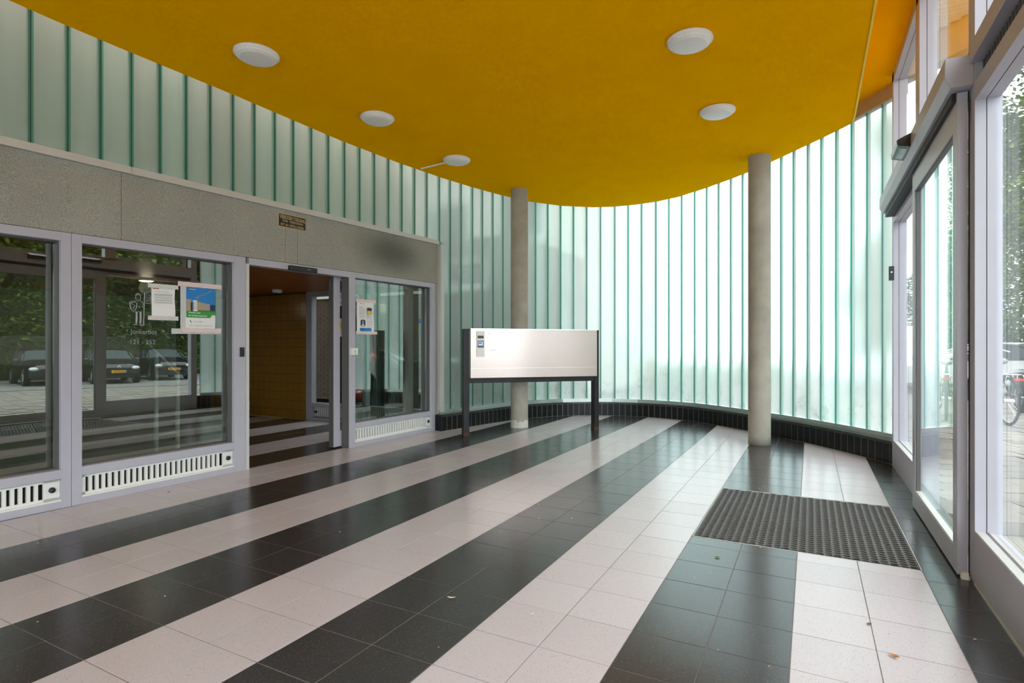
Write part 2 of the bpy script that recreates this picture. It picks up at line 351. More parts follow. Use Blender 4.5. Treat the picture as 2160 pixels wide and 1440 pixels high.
def offs(path, d):
    out = []
    for i in range(len(path)):
        a = Vector(path[max(i-1, 0)]); b = Vector(path[min(i+1, len(path)-1)]); t = (b-a).normalized(); out.append((path[i][0]+t.y*d, path[i][1]-t.x*d))
    return out
def spline(path, step):
    """Catmull-Rom through the points, resampled at even steps"""
    pts = [Vector(p) for p in path]; pts = [pts[0]*2-pts[1]]+pts+[pts[-1]*2-pts[-2]]; fine = []
    for i in range(1, len(pts)-2):
        for k in range(8):
            t = k/8; p0, p1, p2, p3 = pts[i-1:i+3]
            fine.append(.5*((2*p1)+(-p0+p2)*t+(2*p0-5*p1+4*p2-p3)*t*t+(-p0+3*p1-3*p2+p3)*t**3))
    fine.append(pts[-2]); L = [0]
    for a, b in zip(fine, fine[1:]): L.append(L[-1]+(b-a).length)
    n = max(1, round(L[-1]/step)); out = []; j = 0
    for k in range(n+1):
        s = L[-1]*k/n
        while j < len(L)-2 and L[j+1] < s: j += 1
        w = (s-L[j])/(L[j+1]-L[j]); out.append(tuple(fine[j].lerp(fine[j+1], min(1, w))))
    return out
PL = [(-4.66, 6.62), (-4.56, 7.1), (-4.45, 7.7), (-4.33, 8.2), (-4.12, 8.7), (-3.80, 9.12), (-3.40, 9.42), (-3.0, 9.57), (-2.56, 9.61), (-2.1, 9.56), (-1.7, 9.42), (-1.33, 9.16), (-.8, 8.72), (-.46, 8.38), (-.05, 7.97), (.27, 7.58), (.55, 7.2), (.775, 6.86)]   # front of the plinth

# ------------------------------------------------------------------ floor
def clip(poly, outline):
    """Sutherland-Hodgman against a convex outline, counter-clockwise"""
    for i in range(len(outline)):
        a = outline[i]; b = outline[(i+1) % len(outline)]
        def side(p): return (b[0]-a[0])*(p[1]-a[1])-(b[1]-a[1])*(p[0]-a[0])
        new = []
        for k in range(len(poly)):
            p = poly[k]; q = poly[(k+1) % len(poly)]; sp = side(p); sq = side(q)
            if sp >= 0: new.append(p)
            if (sp >= 0) != (sq >= 0) and abs(sp-sq) > 1e-12:
                t = sp/(sp-sq); new.append((p[0]+t*(q[0]-p[0]), p[1]+t*(q[1]-p[1])))
        poly = new
        if len(poly) < 3: return []
    return poly
def hull(pts):
    pts = sorted(set(pts))
    def half(ps):
        h = []
        for p in ps:
            while len(h) > 1 and (h[-1][0]-h[-2][0])*(p[1]-h[-2][1])-(h[-1][1]-h[-2][1])*(p[0]-h[-2][0]) <= 0: h.pop()
            h.append(p)
        return h
    return half(pts)[:-1]+half(pts[::-1])[:-1]
hall = hull([(-4.93, -6), (.735, -6), (.735, 6.85), (-4.93, 6.62)]+[(min(.734, p[0]), p[1]) for p in offs(spline(PL, .35), -.03)])
TP, TR, TX0, TY0 = .3, .3033, -1.2687, 1.7385
def dark(i): return ((i+100)//2) % 2 == (((2+100)//2) % 2)
MATX = (-.665, .531); MATY = (3.70, 5.085)
slab = hull([(-4.93, -6), (.80, -6), (.80, 6.99), (-4.93, 6.9)]+JJ[20:56])
floor = MB()
for rc in ((-9, MATX[0], -9, 12), (MATX[1], 9, -9, 12), (MATX[0], MATX[1], -9, MATY[0]), (MATX[0], MATX[1], MATY[1], 12)):
    q = clip(slab, [(rc[0], rc[2]), (rc[1], rc[2]), (rc[1], rc[3]), (rc[0], rc[3])])
    floor.prism(q, -.15, -.0012)
floor = floor.obj('floor', 'grout'); tag(floor, kind='structure')
def tile_mesh(poly, name, m):
    c = (sum(p[0] for p in poly)/len(poly), sum(p[1] for p in poly)/len(poly))
    mb = MB(); n = len(poly); b = .0005
    ins = [((p[0]-c[0]), (p[1]-c[1])) for p in poly]
    def sh(p, d):
        l = math.hypot(*p) or 1; return (p[0]*(1-d*1.4/l), p[1]*(1-d*1.4/l))
    o1 = [sh(p, .0019) for p in ins]; o2 = [sh(p, .0019+b) for p in ins]
    vs = [(x, y, -.006) for x, y in o1]+[(x, y, -b) for x, y in o1]+[(x, y, 0) for x, y in o2]
    fs = [(i+n*k, (i+1) % n+n*k, (i+1) % n+n*(k+1), i+n*(k+1)) for k in (0, 1) for i in range(n)]+[tuple(range(2*n, 3*n))]
    mb.add(vs, fs); return mb.mesh(name, m), c
full = {}
for nm, m in (('light_tile', 'light_terrazzo'), ('dark_tile', 'dark_terrazzo')):
    full[nm] = tile_mesh([(0, 0), (TP, 0), (TP, TR), (0, TR)], nm, m)[0]
cells = []
for i in range(-13, 7):
    for j in range(-26, 28):
        x0 = TX0+i*TP; y0 = TY0+j*TR
        polys = [[(x0, y0), (x0+TP, y0), (x0+TP, y0+TR), (x0, y0+TR)]]
        if i == 6: pass
        if x0+TP > MATX[0]+.01 and x0 < MATX[1]-.01 and y0+TR > MATY[0] and y0 < MATY[1]:
            polys = []
            if y0 < MATY[0]: polys.append([(x0, y0), (x0+TP, y0), (x0+TP, MATY[0]), (x0, MATY[0])])
            if y0+TR > MATY[1]: polys.append([(x0, MATY[1]), (x0+TP, MATY[1]), (x0+TP, y0+TR), (x0, y0+TR)])
        for p in polys:
            q = clip(p, hall)
            if len(q) < 3: continue
            ar = abs(sum(q[k][0]*q[(k+1) % len(q)][1]-q[(k+1) % len(q)][0]*q[k][1] for k in range(len(q))))/2
            if ar < .0015: continue
            cx = sum(a[0] for a in q)/len(q); cy_ = sum(a[1] for a in q)/len(q)
            depth = -.4697*cx+.8828*cy_; lat = .8828*cx+.4697*cy_
            vis = depth > .9 and abs(lat/depth) < 1.05
            cells.append((0 if vis else 1, -ar/max(depth, .3)**3 if vis else 0, i, j, q, ar, cx, cy_))
cells.sort(key=lambda c: (c[0], c[1]))
cnt = {'light_tile': 0, 'dark_tile': 0}
rest = {'light_tile': MB(), 'dark_tile': MB()}
for vis, _, i, j, q, ar, cx, cy_ in cells:
    dk = dark(i) and i != -13
    nm = 'dark_tile' if dk else 'light_tile'; m = 'dark_terrazzo' if dk else 'light_terrazzo'
    if vis == 0 and cnt[nm] < 298:
        cnt[nm] += 1
        if len(q) == 4 and abs(ar-TP*TR) < 1e-5: o = inst(nm, full[nm], floor, (cx, cy_, 0))
        else:
            me, c = tile_mesh(q, nm, m); o = inst(nm, me, floor, (c[0], c[1], 0))
        o.rotation_euler = (R.uniform(-1, 1)*.0009, R.uniform(-1, 1)*.0009, 0); o.location.z = R.uniform(-.0003, .0003)
    else:
        c = (sum(p[0] for p in q)/len(q), sum(p[1] for p in q)/len(q))
        rest[nm].prism([(c[0]+(p[0]-c[0])*.99, c[1]+(p[1]-c[1])*.99) for p in q], -.006, 0)
for nm, m in (('light_tile', 'light_terrazzo'), ('dark_tile', 'dark_terrazzo')):
    if rest[nm].v: tag(rest[nm].obj(nm, m, floor), kind='stuff')
# lobby floor behind the sliding door
lob = MB().box(-11, -4.93, -3, 6.62, -.15, -.0012).obj('floor', 'grout'); tag(lob, kind='structure')
lr = MB(); lr2 = MB()
for i in range(-33, -12):
    for j in range(-15, 17):
        x0 = TX0+i*TP; y0 = TY0+j*TR; x1 = min(x0+TP, -4.932); y1 = min(y0+TR, 6.6)
        if x1-x0 < .02 or y1-y0 < .02: continue
        nm = 'dark_tile' if dark(i) else 'light_tile'
        if y0 > 2.6 and x0 > -9.9 and x0+TP < -4.9 and y0+TR < 6.6: inst(nm, full[nm], lob, ((x0+x1)/2, (y0+y1)/2, 0))
        else: (lr2 if dark(i) else lr).box(x0+.0015, x1-.0015, y0+.0015, y1-.0015, -.006, 0)
tag(lr.obj('light_tile', 'light_terrazzo', lob), kind='stuff'); tag(lr2.obj('dark_tile', 'dark_terrazzo', lob), kind='stuff')

# ------------------------------------------------------------------ ceiling: low yellow slab with a rounded end, upper strip by the entrance
ceil = MB().prism(list(reversed(SLAB)), 3.57, 3.97).obj('ceiling', 'yellow_plaster'); tag(ceil, kind='structure')
e = MB()
for a, b in zip(SLAB[-4:], SLAB[-3:]):
    e.hexa([(a[0]-.008, a[1], 3.562), (a[0]+.008, a[1], 3.562), (b[0]+.008, b[1], 3.562), (b[0]-.008, b[1], 3.562), (a[0]-.008, a[1], 3.60), (a[0]+.008, a[1], 3.60), (b[0]+.008, b[1], 3.60), (b[0]-.008, b[1], 3.60)])
e.obj('lit_edge', 'yellow_lit_edge', ceil)  # thin strip painted brighter for the light along the slab lip
up = [(-5.25, -6.1), (.86, -6.1), (.86, 7.02)]+list(reversed(JJ[20:56]))+[(-5.1, 6.6)]
up2 = MB().prism([(-5.3, -6.2), (.86, -6.2), (.86, 7.05)]+[tuple(p) for p in reversed(offs(JJ[20:56], -.12))]+[(-5.2, 6.6)], 3.97, 4.25).obj('ceiling', 'yellow_plaster'); tag(up2, kind='structure')

# ------------------------------------------------------------------ curved wall of glass channels
wg = empty('wall_back'); tag(wg, kind='structure')
left = []; y = JJ[0][1]-.226
while y > -6: left.insert(0, (FX(y), y)); y -= .226
joints = left+JJ
def channel(a, b, z0, z1, name='glass_channel', parent=wg):
    a = Vector(a); b = Vector(b); t = (b-a).normalized(); nrm = Vector((-t.y, t.x))  # outwards
    g = .0022; mb = MB(); D = .055; r = .006
    A = a+t*g; B = b-t*g
    prof = [A+nrm*D, A+nrm*r, A+t*r*.5, A+t*.0145, B-t*.0145, B-t*r*.5, B+nrm*r, B+nrm*D]
    vs = [(p.x, p.y, z) for z in (z0, z1) for p in prof]
    for k in range(7):
        mb.add([vs[k], vs[k+1], vs[k+9], vs[k+8]], [(0, 1, 2, 3)], 0 if k == 3 else 1)
    # thick edge of the flange
    for P, s in ((A, 1), (B, -1)):
        q = [P+nrm*D, P+nrm*D+t*s*.006]
        mb.add([(q[0].x, q[0].y, z0), (q[1].x, q[1].y, z0), (q[1].x, q[1].y, z1), (q[0].x, q[0].y, z1)], [(0, 1, 2, 3)], 1)
    # sealant against the next channel
    q = [b-t*g-nrm*.001, b+t*g-nrm*.001, b+t*g+nrm*.02, b-t*g+nrm*.02]
    mb.prism([(p.x, p.y) for p in q], z0, z1, 2)
    return mb.obj(name, ['channel_glass', 'flange_glass', 'sealant'], parent)
for a, b in zip(joints, joints[1:]):
    lo = ZS(2.66, a[1]) if (a[1]+b[1])/2 < 6.71 and a[0] < -4.7 else .285
    channel(a, b, lo, 3.965)
# sill rail, ledge, fascia along the curve
def ribbon(path, d0, d1, z0, z1, mi=0, mb=None):
    mb = mb or MB(); A = offs(path, d0); B = offs(path, d1); n = len(path)
    vs = []
    for i in range(n): vs += [(*A[i], z0), (*B[i], z0), (*B[i], z1), (*A[i], z1)]
    fs = []
    for i in range(n-1):
        for k in range(4): fs.append((i*4+k, i*4+(k+1) % 4, i*4+4+(k+1) % 4, i*4+4+k))
    fs += [(0, 1, 2, 3), ((n-1)*4+3, (n-1)*4+2, (n-1)*4+1, (n-1)*4)]
    return mb.add(vs, fs, mi)
curve = spline(JJ[20:], .15)
ribbon(curve, -.07, .028, .236, .262).obj('sill_rail', 'alu_rail', wg)
ribbon(curve, -.07, .012, .262, .290).obj('glazing_bead', 'alu_rail', wg)
ribbon(curve, -.07, .03, 3.82, 3.97).obj('fascia', 'tan_concrete', wg)
# the end wall behind the viewer, same channels
y0 = -6.1; x = -5.15
while x < .8:
    channel((x, y0+.0), (x+.25, y0), .25, 3.965, parent=wg) if False else channel((x+.25, y0), (x, y0), .25, 3.965); x += .25
# ------------------------------------------------------------------ black tiled plinth
pl = empty('baseboard_back'); tag(pl, kind='structure')
P = spline(PL, .1015)
core = MB(); ribbon(P, -.135, -.0028, 0, .232, 0, core); core.obj('backing', 'tile_joint', pl)
for a, b in zip(P, P[1:]):
    a = Vector(a); b = Vector(b); t = (b-a).normalized(); n = Vector((-t.y, t.x)); g = .0035
    q = [a+t*g, b-t*g, b-t*g+n*.009, a+t*g+n*.009]
    pz = R.uniform(-.0006, .0006)
    mb = MB().prism([(p.x-n.x*pz, p.y-n.y*pz) for p in q], 0.003, .205); mb.obj('tile', 'black_tile', pl)
for k in range(0, len(P)-1, 1):
    seg = P[k:k+2]; a = Vector(seg[0]); b = Vector(seg[1]); t = (b-a).normalized(); n = Vector((-t.y, t.x)); g = .0015
    q = [a+t*g-n*.004, b-t*g-n*.004, b-t*g+n*.11, a+t*g+n*.11]
    MB().prism([(p.x, p.y) for p in q], .208, .2365).obj('ledge_tile', 'ledge_tile', pl)
endt = Vector((P[1][0]-P[0][0], P[1][1]-P[0][1])).normalized(); en = Vector((-endt.y, endt.x)); a = Vector(P[0])
q = [a-endt*.01, a-endt*.001, a-endt*.001+en*.13, a-endt*.01+en*.13]
MB().prism([(p.x, p.y) for p in q], 0, .23).obj('end_tile', 'black_tile', pl)

# ------------------------------------------------------------------ lobby facade (left wall)
wl = empty('wall_left'); tag(wl, kind='structure')
for a, b in ((-6, .88), (.884, 2.52), (2.524, 4.085), (4.089, 4.24), (4.244, 6.71)):
    fbox(MB(), a, b, -.14, .002, 2.063 if a > 0 else 0, 2.602).obj('concrete_panel', 'facade_concrete', wl)
fbox(MB(), 6.655, 6.71, -.14, .0, 0, 2.06).obj('concrete_panel', 'facade_concrete', wl)
tr = empty('trim_1'); tag(tr, kind='structure')
for a, b in ((-6, 2.585), (2.588, 4.72), (4.723, 5.9), (5.903, 6.79)):
    fbox(MB(), a, b, -.03, .03, 2.603, 2.66).obj('strip', 'alu', tr)
fbox(MB(), 6.712, 6.785, -.05, .060, .24, 2.603).obj('corner_strip', 'alu', tr)
def grille(win, y0, y1, knob=True):
    g = MB()
    fbox(g, y0, y1, -.09, -.085, .055, .222, 1)
    fbox(g, y0, y1, -.045, -.028, .06, .085); fbox(g, y0, y1, -.045, -.028, .200, .222)
    fbox(g, y0, y0+.035, -.045, -.028, .06, .22); fbox(g, y1-.10 if knob else y1-.02, y1, -.045, -.028, .06, .22)
    fbox(g, y0, y1, -.045, -.004, .052, .066)
    gr = g.obj('vent_grille', ['white_metal', 'gasket'], win)
    y = y0+.035+.022
    while y < y1-(.12 if knob else .03):
        fbox(MB(), y, y+.023, -.045, -.026, .085, .2).obj('slat', 'white_metal', gr); y += .0455
    if knob:
        c = FT(y1-.05, -.028, .145)
        T = Matrix.Translation(c) @ Matrix.Rotation(PI/2, 4, 'Y')
        MB().lathe([(0, .028), (.012, .028), (.02, .02), (.022, .008), (.012, 0), (0, 0)], 16, 0, T).obj('knob', 'black_plastic', win, smooth=True)
def fwindow(name, y0, y1, o0, o1, tilt=0, knob=True):
    """frame from y0 to y1 with the glass opening o0..o1"""
    w = empty(name); tag(w, kind='structure')
    f = MB()
    fbox(f, y0, o0, -.13, 0, 0, 2.06); fbox(f, o1, y1, -.13, 0, 0, 2.06)
    fbox(f, o0, o1, -.13, 0, 1.995, 2.06); fbox(f, o0, o1, -.13, 0, .222, .288); fbox(f, o0, o1, -.13, 0, 0, .055)
    f.obj('frame', 'frame_grey', w, bevel=.002)
    b = MB()
    fbox(b, o0, o0+.012, -.085, -.05, .288, 1.995); fbox(b, o1-.012, o1, -.085, -.035, .288, 1.995)
    fbox(b, o0, o1, -.085, -.05, .288, .298); fbox(b, o0, o1, -.085, -.05, 1.985, 1.995)
    b.obj('gasket', 'frame_dark', w)
    g = MB(); ya, yb = o0+.004, o1-.004; ct = math.tan(tilt); ym = (ya+yb)/2
    def gp(y, d, z): return FT(y, d-.083-ct*(y-ym), z)
    g.hexa([gp(ya, 0, .29), gp(ya, .008, .29), gp(yb, .008, .29), gp(yb, 0, .29), gp(ya, 0, 1.994), gp(ya, .008, 1.994), gp(yb, .008, 1.994), gp(yb, 0, 1.994)])
    g.obj('pane', 'glass_lobby', w)
    grille(w, o0, o1, knob); return w
fbox(MB(), .88, 1.297, -.11, 0, 0, 2.06).obj('side_panel', 'frame_grey', wl)
w1 = fwindow('window_1', 1.30, 2.18, 1.36, 2.117, tilt=math.radians(4.35))
w2 = fwindow('window_2', 2.183, 3.63, 2.25, 3.51, tilt=.0306)
w3 = fwindow('window_3', 5.03, 6.65, 5.085, 6.565, tilt=.0306)
# sliding lobby door: header, posts and the opened leaf
d1 = empty('door_1'); tag(d1, kind='structure')
f = MB(); fbox(f, 3.668, 4.985, -.11, 0, 1.992, 2.06); f.obj('header', 'frame_grey', d1, bevel=.002)
f = MB(); fbox(f, 3.633, 3.668, -.11, .002, 0, 2.0); f.obj('post', 'alu', d1)
f = MB(); fbox(f, 4.985, 5.028, -.11, .0, 0, 2.06); f.obj('post', 'frame_grey', d1, bevel=.002)
f = MB(); fbox(f, 4.975, 4.985, -.11, -.002, 0, 1.99); f.obj('seal_strip', 'frame_dark', d1)
leaf = MB(); LX0, LX1 = -5.04, -4.97
for a, b, z0, z1 in ((4.86, 4.96, .02, 2.08), (6.25, 6.36, .02, 2.08), (4.96, 6.25, .02, .20), (4.96, 6.25, 2.0, 2.08)): leaf.box(LX0, LX1, a, b, z0, z1)
lf = leaf.obj('leaf', 'frame_grey', d1, bevel=.002)
MB().box(-5.01, -5.002, 4.96, 6.25, .2, 2.0).obj('pane', 'glass_clear', lf)
MB().box(LX0-.001, LX1-.004, 4.852, 4.86, .02, 2.08).obj('seal_strip', 'frame_dark', lf)
n1 = tag(MB().box(-4.999, -4.996, 4.965, 5.30, 1.70, 1.86).obj('door_notice', 'paper'), 'white notice stuck high on the glass of the open sliding door', 'notice')
text('lettering', '2', .03, .05, (-4.9955, 4.975, 1.79), (0, 1, 0), 'ink', n1); text('lettering', 'V', .035, .045, (-4.9955, 4.972, 1.72), (0, 1, 0), 'ink', n1)
text('lettering', 'N', .03, .045, (-4.9955, 5.20, 1.72), (0, 1, 0), 'ink', n1); text('lettering', 'G', .03, .045, (-4.9955, 5.24, 1.72), (0, 1, 0), 'ink', n1)
MB().box(-4.9958, -4.9955, 5.20, 5.28, 1.80, 1.84).obj('print_block', 'ink', n1)
n2 = tag(MB().box(-4.999, -4.996, 4.965, 5.03, 1.33, 1.55).obj('door_notice', 'paper'), 'small white and yellow notice at the edge of the open sliding door', 'notice')
MB().box(-4.9957, -4.9952, 4.985, 5.02, 1.42, 1.52).obj('print_block', 'print_yellow', n2)
n3 = tag(MB().box(-4.999, -4.996, 5.44, 5.56, 1.46, 1.66).obj('door_notice', 'paper'), 'white warning sticker with a yellow triangle, half behind the leaflet', 'notice')
MB().prism([(0, 0), (.09, 0), (.045, .08)], 0, .0006, T=lambda x, y, z: (-4.9957+z, 5.455+x, 1.54+y)).obj('print_triangle', 'ink', n3)
MB().prism([(0, 0), (.065, 0), (.0325, .058)], 0, .0006, T=lambda x, y, z: (-4.9950+z, 5.4675+x, 1.547+y)).obj('print_triangle', 'print_yellow', n3)

# small fittings on the facade
def fthing(name, y0, y1, d0, d1, z0, z1, m, label, cat, bev=.003):
    c = FT((y0+y1)/2, 0, (z0+z1)/2); mb = MB(); fbox(mb, y0, y1, d0, d1, z0, z1); return tag(mb.obj(name, m, None, bevel=bev), label, cat)
sb = fthing('motion_sensor', 4.12, 4.47, .0, .05, 1.985, 2.035, 'black_plastic', 'black sensor bar on the frame over the open lobby door', 'sensor', .006)
text('lettering', 'record', .045, .01, FT(4.33, .052, 2.005), FDIR, 'etch', sb)
cr = fthing('card_reader', 3.565, 3.605, 0, .02, 1.10, 1.19, 'black_plastic', 'small black card reader on the post left of the lobby door', 'reader')
fb = MB(); fbox(fb, 3.581, 3.589, .02, .0215, 1.170, 1.178); fb.obj('indicator', 'red_reflector', cr)
ks = fthing('key_switch', 4.995, 5.085, .0, .045, 1.09, 1.17, 'white_plastic', 'small white key switch on the post right of the lobby door', 'switch')
T = Matrix.Translation(FT(5.04, .045, 1.135)) @ Matrix.Rotation(PI/2, 4, 'Y')
MB().lathe([(0, .003), (.009, .003), (.011, 0)], 12, 0, T).obj('keyhole', 'ink_grey', ks); fb = MB(); fbox(fb, 5.037, 5.043, .045, .048, 1.10, 1.118); fb.obj('slot', 'ink', ks)
# enamel sign
sg = MB(); fbox(sg, 3.995, 4.35, .002, .008, 2.42, 2.562, 0); sg = tag(sg.obj('warning_sign', 'sign_gold'), 'black no entry sign with gold letters on the concrete', 'sign')
s2 = MB(); fbox(s2, 4.003, 4.342, .008, .0095, 2.428, 2.554); s2.obj('panel', 'sign_black', sg)
for tx, y, z, w, h in (('VERBODEN TOEGANG', 4.012, 2.508, .322, .040), ('VOOR   ONBEVOEGDEN', 4.045, 2.478, .262, .022), ('ART. 461. WETB.v.STRAFR.', 4.022, 2.438, .30, .026)):
    text('lettering', tx, w, h, FT(y, .0098, z), FDIR, 'sign_gold', sg, bold=.012)

# ------------------------------------------------------------------ papers taped on the lobby glass
def sheet(name, y0, y1, z0, z1, label, d=-.066, cat='poster', curl=.004):
    mb = MB(); n = 8; vs = []; fs = []
    for k in range(n+1):
        w = k/n; z = z0+(z1-z0)*w; dd = d+curl*math.sin(w*PI*2.2)*.6
        vs += [FT(y0, dd, z), FT(y1, dd+curl*math.sin(w*7)*.8, z)]
    for k in range(n): fs.append((2*k, 2*k+1, 2*k+3, 2*k+2))
    mb.add(vs, fs); o = mb.obj(name, 'paper'); s = o.modifiers.new('t', 'SOLIDIFY'); s.thickness = .0006
    return tag(o, label, cat)
def prt(par, name, y0, y1, z0, z1, m, d=-.060, round_=0):
    mb = MB()
    if not round_: fbox(mb, y0, y1, d-.0003, d+.0003, z0, z1)
    else:
        pts = []
        for cx_, cz, a0 in ((y1-round_, z1-round_, 0), (y0+round_, z1-round_, 90), (y0+round_, z0+round_, 180), (y1-round_, z0+round_, 270)):
            for k in range(4): a = math.radians(a0+k*30); pts.append((cx_+round_*math.cos(a), cz+round_*math.sin(a)))
        mb.prism(pts, d-.0003, d+.0003, T=lambda a_, b_, c_: FT(a_, c_, b_))
    return mb.obj(name, m, par)
def lines(par, y0, y1, zs, m='ink_grey', d=-.0598, h=.0022):
    mb = MB()
    for k, z in enumerate(zs):
        fbox(mb, y0, y1-(y1-y0)*(.0 if k % 3 else .22)*R.random(), d-.0003, d+.0003, z, z+h)
    return mb.obj('text_lines', m, par)
p1 = sheet('letter', 2.79, 2.99, 1.44, 1.715, 'white typed letter taped to the glass beside the blue poster', cat='letter')
prt(p1, 'logo_mark', 2.808, 2.85, 1.694, 1.70, 'print_red'); prt(p1, 'logo_mark', 2.80, 2.815, 1.694, 1.699, 'ink'); prt(p1, 'logo_mark', 2.805, 2.83, 1.448, 1.453, 'print_yellow')
lines(p1, 2.81, 2.965, [1.672, 1.652, 1.645, 1.638, 1.624, 1.617, 1.603, 1.596, 1.582, 1.575])
for z in (1.428, 1.702): prt(p1, 'tape', 2.755, 3.015, z, z+.036, 'tape_grey', d=-.057)
p2 = sheet('information_poster', 3.083, 3.37, 1.345, 1.745, 'poster with blue sky, crane and green question banner on the glass')
prt(p2, 'picture_sky', 3.088, 3.366, 1.50, 1.742, 'ink_blue', d=-.0605)
for a, b, z1, m in ((3.088, 3.135, 1.625, 'print_beige'), (3.13, 3.155, 1.60, 'print_navy'), (3.15, 3.19, 1.618, 'paper'), (3.19, 3.225, 1.605, 'print_beige'), (3.225, 3.27, 1.598, 'print_beige'), (3.27, 3.315, 1.592, 'ink_grey'), (3.315, 3.366, 1.585, 'print_navy')):
    prt(p2, 'picture_building', a, b, 1.52, z1, m, d=-.0598)
wn = MB()
for k in range(6):
    for j in range(3): fbox(wn, 3.154+j*.012, 3.160+j*.012, -.0590, -.0585, 1.535+k*.013, 1.541+k*.013)
wn.obj('picture_windows', 'print_navy', p2)
cn = MB(); cn.tube([FT(3.197, -.0585, 1.53), FT(3.197, -.0585, 1.640)], .0016, 4); cn.tube([FT(3.17, -.0585, 1.637), FT(3.335, -.0585, 1.715)], .0018, 4); cn.tube([FT(3.197, -.0585, 1.665), FT(3.197, -.0585, 1.64)], .0014, 4)
cn.obj('picture_crane', 'print_sand', p2)
prt(p2, 'picture_lawn', 3.20, 3.366, 1.505, 1.53, 'leaf_b', d=-.0590)
mb = MB().prism([(3.088, 1.462), (3.315, 1.462), (3.335, 1.49), (3.366, 1.49), (3.366, 1.52), (3.088, 1.52)], -.0584, -.0578, T=lambda a, b, c: FT(a, c, b)); mb.obj('banner', 'print_green', p2)
text('lettering', 'Vragen over', .115, .018, FT(3.108, -.0574, 1.496), FDIR, 'paper', p2, bold=.02)
text('lettering', 'de verduurzaming?', .175, .018, FT(3.108, -.0574, 1.470), FDIR, 'paper', p2, bold=.02)
text('lettering', '0252 343842', .075, .009, FT(3.165, -.0595, 1.421), FDIR, 'ink_grey', p2)
text('lettering', 'info@mijnbewonersbegeleider.nl', .185, .010, FT(3.162, -.0595, 1.385), FDIR, 'ink_grey', p2)
T_ = lambda a, b, c: FT(3.122+a, -.0595+c, 1.418+b)
MB().prism([(0, .018), (.004, .020), (.008, .013), (.006, .010), (.012, .004), (.015, .006), (.020, .002), (.017, -.002), (.008, .001), (.001, .009)], 0, .0006, T=T_).obj('phone_icon', 'ink', p2)
en_ = MB()
for a, b in (((0, 0), (.022, 0)), ((.022, 0), (.022, .014)), ((.022, .014), (0, .014)), ((0, .014), (0, 0)), ((0, .014), (.011, .005)), ((.011, .005), (.022, .014))):
    en_.tube([FT(3.122+a[0], -.0592, 1.383+a[1]), FT(3.122+b[0], -.0592, 1.383+b[1])], .0005, 4)
en_.obj('envelope_icon', 'ink_grey', p2)
prt(p2, 'logo_mark', 3.115, 3.175, 1.712, 1.718, 'print_yellow', d=-.0585); prt(p2, 'logo_mark', 3.105, 3.15, 1.706, 1.709, 'ink', d=-.0585); prt(p2, 'logo_mark', 3.12, 3.145, 1.726, 1.738, 'print_red', d=-.0585)
prt(p2, 'backing_sheet', 3.04, 3.10, 1.35, 1.745, 'etch', d=-.069)
for y0_, y1_, z, m in ((3.01, 3.43, 1.735, 'tape_red'), (3.05, 3.425, 1.325, 'tape_red')): prt(p2, 'tape', y0_, y1_, z, z+.042, m, d=-.056)
prt(p2, 'tape', 2.96, 3.43, 1.313, 1.36, 'etch', d=-.068)
p3 = sheet('leaflet', 5.155, 5.455, 1.345, 1.735, 'white leaflet with two rounded photos taped right of the lobby door')
for y0_, y1_, z in ((5.13, 5.48, 1.72), (5.13, 5.51, 1.335)): prt(p3, 'tape', y0_, y1_, z, z+.035, 'tape_red', d=-.056)
prt(p3, 'picture', 5.325, 5.415, 1.57, 1.66, 'print_sand', round_=.02); prt(p3, 'picture_sea', 5.328, 5.412, 1.62, 1.655, 'print_navy', d=-.0585, round_=.012); prt(p3, 'picture_bucket', 5.348, 5.385, 1.583, 1.62, 'print_yellow', d=-.0580, round_=.01)
prt(p3, 'picture', 5.215, 5.30, 1.43, 1.51, 'print_navy', round_=.02); prt(p3, 'picture_person', 5.243, 5.268, 1.452, 1.50, 'print_skin', d=-.0585, round_=.008); prt(p3, 'picture_person', 5.235, 5.275, 1.433, 1.452, 'paper', d=-.0580)
prt(p3, 'button_print', 5.20, 5.41, 1.372, 1.412, 'ink_blue', round_=.018); prt(p3, 'logo_mark', 5.21, 5.27, 1.70, 1.707, 'print_yellow'); prt(p3, 'logo_mark', 5.20, 5.23, 1.70, 1.704, 'ink', d=-.0585)
lines(p3, 5.19, 5.305, [1.64, 1.63, 1.62, 1.61, 1.60, 1.57, 1.56, 1.55, 1.54, 1.53]); lines(p3, 5.325, 5.43, [1.53, 1.52, 1.50, 1.485, 1.475, 1.455, 1.445, 1.425])
lines(p3, 5.19, 5.28, [1.655, 1.585], 'ink_blue', h=.004); lines(p3, 5.325, 5.40, [1.555, 1.545], 'ink_blue', h=.004)
text('lettering', 'Vragen over de', .07, .008, FT(5.215, -.0585, 1.397), FDIR, 'ink', p3, bold=.02); text('lettering', 'verduurzaming', .07, .008, FT(5.215, -.0585, 1.382), FDIR, 'ink', p3, bold=.02)
st = MB(); fbox(st, 6.40, 6.44, -.092, -.0915, 1.50, 1.56); tag(st.obj('blue_sticker', 'ink_blue'), 'tiny blue square sticker at the right edge of the lobby glass', 'sticker')

